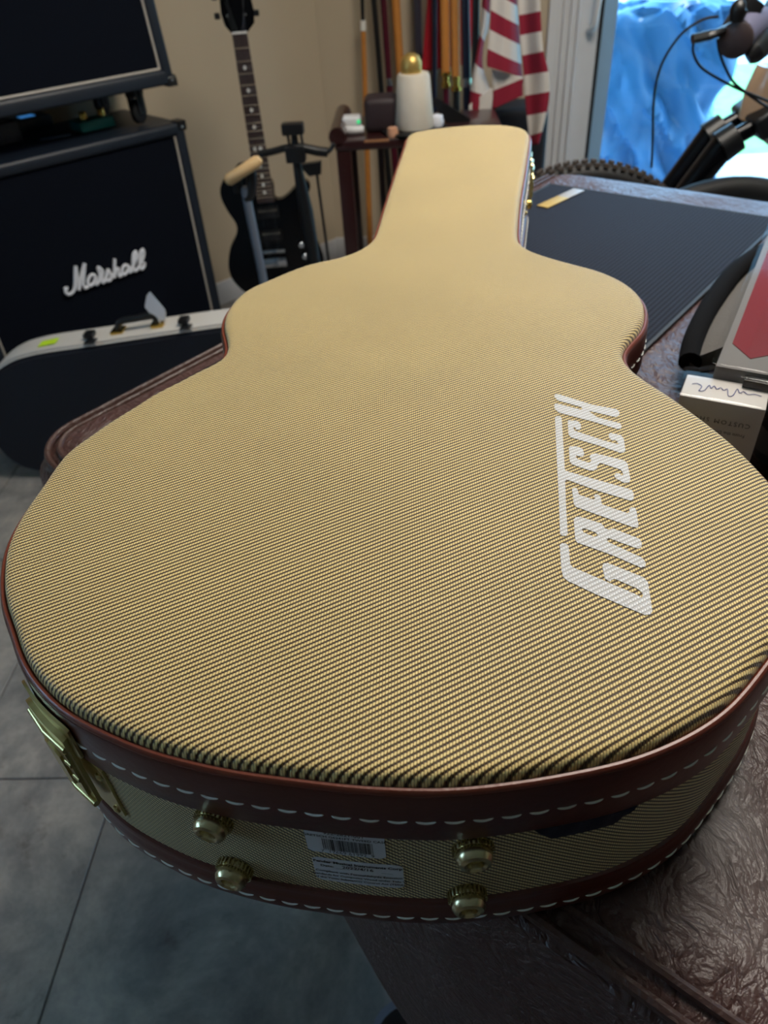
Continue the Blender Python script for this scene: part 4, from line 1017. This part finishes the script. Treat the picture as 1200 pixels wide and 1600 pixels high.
leaner('flag_pole', 'amber flag pole with brass ferrule, right one of two before the red cloth', 'pole', 711, 713, [(None, 117, 0.0165, M_orangewood, 'wooden_shaft'), (117, 123, 0.013, M_gold, 'ferrule_neck'), (123, 134, 0.012, M_gold, 'ferrule_neck'), (134, 141, 0.019, M_gold, 'ferrule'), (141, None, 0.012, M_black, 'lower_shaft')], Y0=3.04)
leaner('metal_pole', 'navy pole with a silver collar between flag poles and striped flag', 'pole', 727, 730, [(None, 120, 0.015, M_navyl, 'upper_shaft'), (120, 134, 0.017, M_chrome, 'collar'), (134, None, 0.015, M_navyl, 'lower_shaft')], Y0=2.99)
leaner('thin_pole', 'black pole close beside the left edge of the striped flag', 'pole', 744, 742, [(None, 80, 0.013, M_black, 'upper_shaft'), (80, None, 0.013, M_black, 'lower_shaft')], Y0=2.96)

def cloth_panel(bm, uvl, left, right, yl, yr, per, Y, amp=0.012, ph=0.0, nu=10, nv=26, back=0.0, const=None):
    """left/right: edge points; yl, yr: height where a red stripe starts on each edge; per: stripe height"""
    Lc = catmull([(x, y, 0) for x, y in left], 6); Rc = catmull([(x, y, 0) for x, y in right], 6)
    def pick(Cc, t): f = t * (len(Cc) - 1); i = min(int(f), len(Cc) - 2); return Cc[i].lerp(Cc[i + 1], f - i)
    G = []
    for j in range(nv + 1):
        t = j / nv; a = pick(Lc, t); c = pick(Rc, t); row = []
        for i in range(nu + 1):
            s = i / nu; p = a.lerp(c, s); yy = Y + back * s + amp * math.sin(s * math.pi * 1.6 + ph + t)
            w = Vector(S(p.x, p.y, yy)); v = bm.verts.new(w)
            vv = const if const is not None else (p.y - yl * (1 - s) - yr * s) / per + 1
            row.append((v, (s, vv)))
        G.append(row)
    for j in range(nv):
        for i in range(nu):
            q = (G[j][i], G[j + 1][i], G[j + 1][i + 1], G[j][i + 1]); f = bm.faces.new([k[0] for k in q])
            for lp, k in zip(f.loops, q): lp[uvl].uv = k[1]
def flag_mat():
    M, nt, p = base_mat('red_white_stripes', 0.8)
    uv = N(nt, 'ShaderNodeUVMap'); uv.uv_map = 'UVMap'; sx = N(nt, 'ShaderNodeSeparateXYZ'); nt.links.new(uv.outputs[0], sx.inputs[0])
    fr = mth(nt, 'FRACT', mth(nt, 'MULTIPLY', sx.outputs[1], 0.5)); g_ = mth(nt, 'GREATER_THAN', fr, 0.5)
    nz = N(nt, 'ShaderNodeTexNoise'); nz.inputs['Scale'].default_value = 40
    c = mixc(nt, g_, srgb(206, 198, 190), srgb(136, 16, 44)); nt.links.new(c, p.inputs['Base Color'])
    b = N(nt, 'ShaderNodeBump'); b.inputs['Strength'].default_value = 0.1; nt.links.new(nz.outputs['Fac'], b.inputs['Height']); nt.links.new(b.outputs['Normal'], p.inputs['Normal'])
    return M
def z4(P): return [(700 + x / 4.615, y / 4.615) for x, y in P]
YFl = 2.84
bm = B(); uvl = bm.loops.layers.uv.new('UVMap')
# right fold: stripe edges every ~145 zoom px; v even=white, odd=red
q_ = 1 / 4.615
cloth_panel(bm, uvl, z4([(500,-330),(505,0),(520,255),(535,410),(548,560),(555,700),(575,900),(590,1050)]), z4([(660,-330),(665,0),(675,225),(690,375),(722,505),(735,640),(715,810),(655,1040)]), 110*q_, 80*q_, 145*q_, YFl, 0.014, 0.0, back=-0.03, nv=50)
cloth_panel(bm, uvl, z4([(318,-330),(312,0),(300,215),(285,365),(280,430),(282,480)]), z4([(505,-330),(498,0),(512,200),(520,330),(528,450),(538,560)]), 72*q_, 182*q_, 140*q_, YFl - 0.01, 0.02, 1.0, back=0.05, nv=40)
cloth_panel(bm, uvl, z4([(258,-330),(245,0),(235,180),(205,380),(165,600),(150,760),(148,860)]), z4([(318,-330),(305,0),(290,200),(262,300),(250,480),(300,640),(315,790)]), 250*q_, 300*q_, 200*q_, YFl + 0.04, 0.012, 2.0, nu=6, nv=40)
cloth_panel(bm, uvl, z4([(318,500),(320,580),(325,660),(318,790)]), z4([(470,545),(540,560),(540,620),(540,690)]), 655*q_, 565*q_, 145*q_, YFl + 0.02, 0.008, 0.5, nv=24)
cloth_panel(bm, uvl, z4([(150,760),(148,820),(150,870),(210,880)]), z4([(315,630),(325,700),(322,760),(280,880)]), 0, 0, 1, YFl + 0.03, 0.004, 0.5, nv=12, const=0.5)
me_o = obj('striped_flag', bm, flag_mat()); sm = me_o.modifiers.new('thickness', 'SOLIDIFY'); sm.thickness = 0.0012
setp(me_o, 'red and white striped flag hanging in folds beside the glass door', 'flag')
bm = B(); uvl = bm.loops.layers.uv.new('UVMap')
cloth_panel(bm, uvl, [(668,-60),(668,0),(663,60),(659,112)], [(742,-60),(742,0),(738,60),(733,100)], 0, 0, 1, 3.16, 0.012, 0.4)
ro = obj('red_cloth', bm, mat('crimson_cloth', (186, 14, 34), 0.8)); sm = ro.modifiers.new('thickness', 'SOLIDIFY'); sm.thickness = 0.0012
setp(ro, 'plain dark red cloth hanging behind the flag poles', 'flag')
# dark bag behind the flag
P = atY(772, 180, 3.0)
b = box(P.x - 0.01, 2.99, 0.0, P.x + 0.20, 3.2, 0.63, bev=0.03, seg=3)
setp(obj('dark_bag', b, mat('dark_navy_nylon', (20, 22, 32), 0.7)), 'tall dark navy bag standing behind the striped flag', 'bag')

# ---------------------------------------------------------------- mountain bike by the door
YW = 2.06
bk = thing('mountain_bike', 'mountain bike parked before the glass door, tan frame and black fork', 'bicycle', (0.9, YW, 0))
top = Vector(S(905, 254, YW)); RW = top.z / 2; wc = Vector((top.x, YW, RW + 0.0)); dz = top.z - 2 * RW
wc = Vector((top.x + 0.02, YW, RW))
def wheel(c, R, rt_, root, knobs=True):
    def torus(R_, r_, n=72, k=10):
        b = B(); rings = []
        for i in range(n):
            a = 2 * math.pi * i / n
            rings.append([b.verts.new((c.x + (R_ + r_ * math.cos(t)) * math.cos(a), c.y + r_ * math.sin(t), c.z + (R_ + r_ * math.cos(t)) * math.sin(a))) for t in [2 * math.pi * q_ / k for q_ in range(k)]])
        for i in range(n):
            for q_ in range(k): b.faces.new((rings[i][q_], rings[i][(q_ + 1) % k], rings[(i + 1) % n][(q_ + 1) % k], rings[(i + 1) % n][q_]))
        bmesh.ops.recalc_face_normals(b, faces=list(b.faces)); return b
    ty = obj('tyre', torus(R - rt_, rt_), M_blackrub, root)
    if knobs:
        b = B(); n = 92
        for i in range(n):
            a = 2 * math.pi * i / n
            for w_, ro in ((-0.020, 0.88), (0.0, 1.0), (0.020, 0.88)):
                m_ = Matrix.Translation(c) @ Matrix.Rotation(-a, 4, 'Y') @ Matrix.Translation((R - rt_ + rt_ * ro, w_, (0.008 if w_ == 0 else 0)))
                box(-0.003, -0.006, -0.006, 0.006, 0.006, 0.006, mtx=m_, bm=b)
        o_ = obj('tread_knobs', b, mat('dusty_rubber', (66, 56, 48), 0.9), ty); o_['kind'] = 'stuff'
    obj('rim', torus(R - 2.1 * rt_, 0.012), M_black, root)
    b = B()
    for i in range(28):
        a = 2 * math.pi * i / 28; tube([(c.x + 0.02 * math.cos(a + 0.5), c.y + (0.02 if i % 2 else -0.02), c.z + 0.02 * math.sin(a + 0.5)), (c.x + (R - 2.1 * rt_) * math.cos(a), c.y, c.z + (R - 2.1 * rt_) * math.sin(a))], 0.001, 4, b)
    obj('spokes', b, M_chrome, root)
    b = B(); add(b, lathe([(0.0002, -0.04), (0.02, -0.04), (0.016, 0), (0.02, 0.04), (0.0002, 0.04)], 16), zto((0, 1, 0), c)); obj('hub', b, M_black, root)
wheel(wc, RW, 0.030, bk)
# fork: two legs, crown, stanchions
f0, f1, f2, f3 = Vector(S(1092, 272, YW)), Vector(S(1122, 218, YW)), Vector(S(1142, 205, YW)), Vector(S(1186, 180, YW))
for s_ in (-1, 1):
    y_ = YW + s_ * 0.048
    lowp = Vector((f0.x, y_, f0.z)); hp_ = Vector((wc.x, y_, wc.z))
    obj('fork_leg', tube([tuple(hp_), tuple(hp_.lerp(lowp, 0.8)), tuple(Vector((f1.x, y_, f1.z)))], [0.018, 0.030, 0.034], 14), M_blackgloss, bk)
    obj('fork_seal', tube([tuple(Vector((f1.x - 0.008, y_, f1.z - 0.008))), tuple(Vector((f2.x, y_, f2.z)))], [0.040, 0.037], 14), M_black, bk)
    obj('stanchion', tube([tuple(Vector((f2.x, y_, f2.z))), tuple(Vector((f3.x, y_, f3.z)))], 0.021, 14), M_blackgloss, bk)
obj('fork_crown', box(-0.035, -0.09, -0.03, 0.045, 0.09, 0.03, bev=0.014, seg=3, mtx=Matrix.Translation(f3) @ Matrix.Rotation(math.radians(-35), 4, 'Y')), M_black, bk)
h0 = Vector(S(1178, 190, YW)); h1 = Vector(S(1215, 108, YW))
obj('head_tube', tube([tuple(h0), tuple(h0.lerp(h1, .5)), tuple(h1)], [0.040, 0.052, 0.050], 18), mat('tan_frame_paint', (176, 146, 118), 0.35, coat=0.4), bk)
M_tan = mat('tan_frame_tube', (176, 146, 118), 0.35, coat=0.4)
e1 = Vector((h0.x + 0.62, YW, 0.36)); e2 = Vector((h1.x + 0.52, YW, 0.78))
obj('down_tube', tube([tuple(h0 + Vector((0.02, 0, 0))), tuple(e1)], 0.032, 14), M_tan, bk)
obj('top_tube', tube([tuple(h1), tuple(e2)], 0.022, 14), M_tan, bk)
obj('seat_tube', tube([tuple(e1), tuple(e2)], 0.020, 14), M_tan, bk)
wc2 = Vector((e1.x + 0.42, YW, RW)); wheel(wc2, RW, 0.028, bk, knobs=False)
obj('seat_stay', tube([tuple(e2), tuple(wc2)], 0.010, 10), M_tan, bk); obj('chain_stay', tube([tuple(e1), tuple(wc2)], 0.011, 10), M_tan, bk)
obj('saddle', tube(catmull([tuple(e2 + Vector((-0.14, 0, 0.14))), tuple(e2 + Vector((0, 0, 0.15))), tuple(e2 + Vector((0.12, 0, 0.17)))], 4), [0.012, 0.016, 0.02, 0.028, 0.04, 0.05, 0.06, 0.062, 0.05][:9], 12, flat=0.5), M_black, bk)
obj('seat_post', tube([tuple(e2), tuple(e2 + Vector((0.01, 0, 0.14)))], 0.013, 10), M_black, bk)
# handlebar runs towards the camera; near grip end seen end on
YG = 1.76
g0 = Vector(S(1150, 62, YG)); gdir = (Vector(S(1200, 22, YG + 0.16)) - g0).normalized()
g1 = g0 + gdir * 0.13
hbC = Vector((h1.x + 0.02, YW, h1.z + 0.10))
M_grip = mat('grey_grip', (92, 92, 116), 0.55, scale=200, bump=0.4)
gp = obj('handlebar_grip', tube([tuple(g0), tuple(g0 + gdir * 0.004), tuple(g1)], [0.030, 0.033, 0.031], 20), M_grip, bk)
obj('bar_end_cap', tube([tuple(g0 - gdir * 0.010), tuple(g0 - gdir * 0.006), tuple(g0 + gdir * 0.002)], [0.024, 0.033, 0.034], 20), mat('dark_brown_plug', (56, 44, 44), 0.5), gp)
obj('handlebar', tube(catmull([tuple(g1 - gdir * 0.02), tuple(g1 + gdir * 0.06), tuple(hbC), tuple(Vector((hbC.x + 0.05, 2 * YW - YG, hbC.z)))], 6), 0.015, 12), M_black, bk)
obj('stem', tube([tuple(h1), tuple(hbC)], 0.024, 12), M_black, bk)
def YY(x, y, Y): return tuple(atY(x, y, Y))
lv = obj('brake_lever', tube(catmull([YY(1082, 61, YG), YY(1100, 57, YG), YY(1122, 51, YG), YY(1145, 40, YG + 0.05)], 4), [0.013] * 7 + [0.011] * 6, 10, flat=0.7), M_black, bk)
obj('lever_clamp', box(-0.02, -0.03, -0.035, 0.02, 0.03, 0.035, bev=0.01, mtx=Matrix.Translation(Vector(YY(1160, 26, YG + 0.08))) @ Matrix.Rotation(math.radians(28), 4, 'Y')), M_black, bk)
obj('shifter', tube(catmull([YY(1150, 34, YG), YY(1156, 12, YG), YY(1163, 6, YG)], 4), [0.012, 0.014, 0.016, 0.018, 0.018, 0.016, 0.014, 0.012, 0.01], 10), M_black, bk)
obj('grip_flange', tube([YY(1168, 92, YG), YY(1178, 84, YG), YY(1192, 70, YG + 0.03), YY(1204, 58, YG + .05)], [0.012, 0.020, 0.024, 0.02], 10), M_black, bk)
for P_ in ([(1122,26),(1098,31),(1066,52),(1040,88),(1027,122),(1021,165),(1020,215),(1018,262)], [(1084,66),(1083,80),(1090,98),(1103,111),(1130,127),(1160,142),(1200,158),(1230,172)], [(1121,60),(1124,80),(1133,105),(1146,128),(1170,148),(1200,168),(1225,180)]):
    obj('cable', tube(catmull([YY(x, y, YG + 0.03) for x, y in P_], 6), 0.0028, 8), M_black, bk)
# dark tyre right of the fork
tc_ = Vector(S(1150, 275, 1.86)); ty = thing('spare_tyre', 'smooth black tyre arc right of the fork, behind the table edge', 'tyre', (tc_.x, 1.86, 0))
b = B(); n = 64; R_, r_ = tc_.z / 2 - 0.028, 0.028; k_ = 12; rings = []
ccx, ccz = tc_.x + 0.0, R_ + r_
for i in range(n):
    a = 2 * math.pi * i / n; rings.append([b.verts.new((ccx + (R_ + r_ * math.cos(t)) * math.cos(a), 1.86 + r_ * math.sin(t), ccz + (R_ + r_ * math.cos(t)) * math.sin(a))) for t in [2 * math.pi * q / k_ for q in range(k_)]])
for i in range(n):
    for q in range(k_): b.faces.new((rings[i][q], rings[i][(q + 1) % k_], rings[(i + 1) % n][(q + 1) % k_], rings[(i + 1) % n][q]))
bmesh.ops.recalc_face_normals(b, faces=list(b.faces)); obj('tyre_ring', b, M_blackrub, ty)

# ---------------------------------------------------------------- boxes at the right on the table
def zbox(name, label, cat, top_px, ztop, zbot, mats, parts=None):
    """top_px: 3 pixels near-left, near-right, far-left of the top face at height ztop"""
    a_, b_, c_ = [atz(x, y, ztop) for x, y in top_px]
    u = (b_ - a_); w = u.length; u.normalize(); v = Vector((-u.y, u.x, 0)); dpt = (c_ - a_).dot(v)
    root = thing(name, label, cat, (a_.x, a_.y, zbot), math.atan2(u.y, u.x))
    return root, w, dpt, ztop - zbot
ZB = 0.905
r, w, d_, h = zbox('carton', 'small white carton in clear wrap with a blue signature on its top', 'box', [(1062, 617), (1197, 641), (1074, 584)], ZB, TZ + 0.002, None)
obj('carton_body', box(0, 0, 0, w, d_, h, bev=0.0015), mat('grey_white_card', (188, 184, 180), 0.5, var=0.04), r, world=False)
M_film = base_mat('clear_film', 0.08)[0]
nt = M_film.node_tree
for n_ in list(nt.nodes):
    if n_.type != 'OUTPUT_MATERIAL': nt.nodes.remove(n_)
o_ = [n_ for n_ in nt.nodes if n_.type == 'OUTPUT_MATERIAL'][0]
tr = N(nt, 'ShaderNodeBsdfTransparent'); gl = N(nt, 'ShaderNodeBsdfGlossy'); gl.inputs['Roughness'].default_value = 0.12; ms = N(nt, 'ShaderNodeMixShader'); ms.inputs[0].default_value = 0.03
nt.links.new(tr.outputs[0], ms.inputs[1]); nt.links.new(gl.outputs[0], ms.inputs[2]); nt.links.new(ms.outputs[0], o_.inputs[0])
obj('clear_wrap', box(-0.003, -0.003, 0.0, w + 0.003, d_ + 0.003, h + 0.003, bev=0.003), M_film, r, world=False)
M_bink = mat('blue_ink', (70, 80, 150), 0.5)
sg = [(0.10,0.55),(0.16,0.60),(0.22,0.5),(0.20,0.3),(0.26,0.35),(0.30,0.62),(0.33,0.5),(0.36,0.62),(0.40,0.5),(0.44,0.6),(0.48,0.5),(0.52,0.58),(0.55,0.3),(0.60,0.35),(0.63,0.66),(0.67,0.5),(0.71,0.6),(0.76,0.5),(0.84,0.56),(0.92,0.52)]
obj('signature', tube(catmull([(x * w, y * d_, h + 0.0006) for x, y in sg], 5), 0.00028, 5), M_bink, r, world=False)
b = B()
for s, zf_, sz in (('CUSTOM SHOP', 0.76, 0.0056), ('From the Dream Factory', 0.66, 0.0042), ('Ma', 0.50, 0.0085), ('CUSTOM', 0.40, 0.0045)):
    t = text_bm(s, sz, 'CENTER', 0, spacing=1.3 if s.isupper() else 1.0); t.transform(Matrix.Translation((w * 0.52, -0.0006, h * zf_ + sz)) @ Matrix.Rotation(math.pi, 4, 'Y') @ Matrix.Rotation(math.pi / 2, 4, 'X') @ Matrix.Rotation(0, 4, 'Z'))
    # upside-down print: rotate 180 about the outward axis
    add(b, t)
obj('print', b, M_ink, r, world=False, smooth=False)
obj('navy_panel', box(w * 0.30, -0.0012, 0.002, w * 0.78, 0.0, h * 0.16, ), M_navy, r, world=False)

def slab(name, label, near_l, near_r, far_l, z, th, m_top, m_side):
    a_, b_, c_ = atz(*near_l, z), atz(*near_r, z), atz(*far_l, z)
    v = (c_ - a_); dl = v.length; v.normalize(); u = Vector((v.y, -v.x, 0)); w_ = (b_ - a_).dot(u)
    root = thing(name, label, 'box', (a_.x, a_.y, z - th), math.atan2(u.y, u.x))
    return root, w_, dl
M_greycard = mat('warm_grey_card', (98, 95, 93), 0.7, var=0.05); M_red = mat('dark_red_card', (108, 12, 18), 0.75, var=0.08, spec=0.2)
r, w_, dl = slab('string_box', 'grey flat box with a big dark red arrow panel, in clear plastic', (1110, 570), (1152, 592), (1200, 350), 0.915, 0.03, None, None)
w_ = max(w_, 0.05)
obj('box_body', box(0.004, 0, 0, w_, dl + 0.05, 0.03, bev=0.001), M_greycard, r, world=False)
ln_ = dl + 0.05
obj('red_panel', prism([(0.010, 0.045), (w_ * 0.55, 0.022), (w_ - 0.003, 0.040), (w_ - 0.003, ln_ - 0.01), (0.010, ln_ - 0.01)], 0.0298, 0.0306), M_red, r, world=False)
obj('clear_sleeve', box(0, -0.004, -0.001, w_ + 0.002, ln_ + 0.004, 0.034, bev=0.002), M_film, r, world=False)
r2, w2, dl2 = slab('dark_string_box', 'black glossy box with thin red lettering at the right picture edge', (1156, 592), (1260, 640), (1215, 430), 0.912, 0.03, None, None)
obj('box_body', box(0.003, 0, 0, 0.09, dl2 + 0.12, 0.03, bev=0.001), M_blackgloss, r2, world=False)
t = text_bm('EVO', 0.026, 'LEFT'); t.transform(Matrix.Translation((0.022, 0.004, 0.0306)) @ Matrix.Diagonal((0.7, 1, 1, 1)))
obj('red_lettering', t, mat('red_print', (170, 60, 44), 0.4), r2, world=False, smooth=False)
obj('clear_sleeve', box(-0.001, -0.004, -0.001, 0.092, dl2 + 0.124, 0.034, bev=0.002), M_film, r2, world=False)
# bag under the boxes: black rolled strap edge + grey mesh body
M_matte = mat('matte_black_fabric', (12, 12, 14), 0.9, spec=0.1)
M_mesh = mat('grey_mesh_fabric', (84, 80, 76), 0.85, scale=400, bump=0.5)
bgo = thing('gear_bag', 'black and grey mesh gear bag under the boxes at the right', 'bag', atz(1150, 540, TZ))
path = [atz(x, y, z) for x, y, z in ((1078, 566, 0.845), (1086, 528, 0.85), (1110, 478, 0.855), (1145, 430, 0.858), (1180, 402, 0.858), (1215, 385, 0.858))]
obj('rolled_edge', tube(catmull([tuple(p_) for p_ in path], 6), 0.0115, 14), M_matte, bgo)
b = B(); rows = []
ed = catmull([tuple(p_) for p_ in path], 6)
for p_ in ed:
    row = []
    for k in range(13):
        t = k / 12; q = Vector(p_) + Vector((0.34, -0.10, 0)) * t; q.z = TZ + 0.004 + 0.052 * math.sin(min(1, t * 4 + 0.35) * math.pi / 2) - 0.03 * max(0, t - 0.8) * 5 + 0.0015 * noise.noise(q * 40)
        q.z = min(q.z, 0.876); row.append(b.verts.new(q))
    rows.append(row)
for a, c in zip(rows, rows[1:]):
    for k in range(12): b.faces.new((a[k], c[k], c[k + 1], a[k + 1]))
bmesh.ops.recalc_face_normals(b, faces=list(b.faces))
r_ = bmesh.ops.extrude_face_region(b, geom=list(b.faces)); 
for v in [q for q in r_['geom'] if isinstance(q, bmesh.types.BMVert)]: v.co.z = TZ + 0.001
bmesh.ops.recalc_face_normals(b, faces=list(b.faces))
obj('bag_body', b, M_mesh, bgo)
obj('strap', tube(catmull([tuple(atz(x, y, z)) for x, y, z in ((1076, 575, 0.835), (1092, 580, 0.85), (1120, 575, 0.84), (1150, 600, 0.84))], 4), 0.008, 8, flat=0.4), M_matte, bgo)
# dark pouch at the right edge near the lid
P = atz(1196, 735, TZ)
b = lathe([(0.0002, 0), (0.05, 0.002), (0.056, 0.015), (0.048, 0.03), (0.02, 0.036), (0.0002, 0.037)], 24)
b.transform(Matrix.Translation((P.x + 0.045, P.y + 0.03, TZ + 0.002)) @ Matrix.Diagonal((1, 1.3, 1, 1)))
setp(obj('dark_pouch', b, mat('charcoal_pouch', (40, 42, 44), 0.6)), 'soft charcoal pouch beside the case at the right edge', 'pouch')

# ---------------------------------------------------------------- shoe tip on the floor under the table
P = atz(612, 1566, 0.02)
sh = thing('shoe', 'toe of a dark shoe with a grey sole on the floor tiles', 'shoe', (P.x + 0.059, P.y - 0.127, 0))
SP = [tuple(v)[:2] for v in catmull([(0, 0.14, 0), (0.035, 0.125, 0), (0.05, 0.08, 0), (0.045, -0.08, 0), (0, -0.12, 0), (-0.045, -0.08, 0), (-0.05, 0.08, 0), (-0.035, 0.125, 0)], 4, closed=True)]
rt_ = Matrix.Rotation(math.radians(25), 4, 'Z')
obj('sole', prism(SP, 0, 0.028, mtx=Matrix.Translation((0, 0.0, 0)) @ rt_, bev=0.005), mat('grey_sole', (120, 122, 136), 0.6), sh, world=False)
b = B(); rows = []
for k, (s_, z_) in enumerate(((0.93, 0.026), (0.92, 0.045), (0.78, 0.065), (0.5, 0.078), (0.15, 0.083))):
    rows.append([b.verts.new(rt_ @ Vector((x * s_, y * s_ - 0.02 * k, z_))) for x, y in SP])
for a, c in zip(rows, rows[1:]):
    for k in range(len(SP)): b.faces.new((a[k], a[(k + 1) % len(SP)], c[(k + 1) % len(SP)], c[k]))
b.faces.new(rows[-1]); b.faces.new(rows[0][::-1]); bmesh.ops.recalc_face_normals(b, faces=list(b.faces))
obj('upper', b, M_black, sh, world=False)
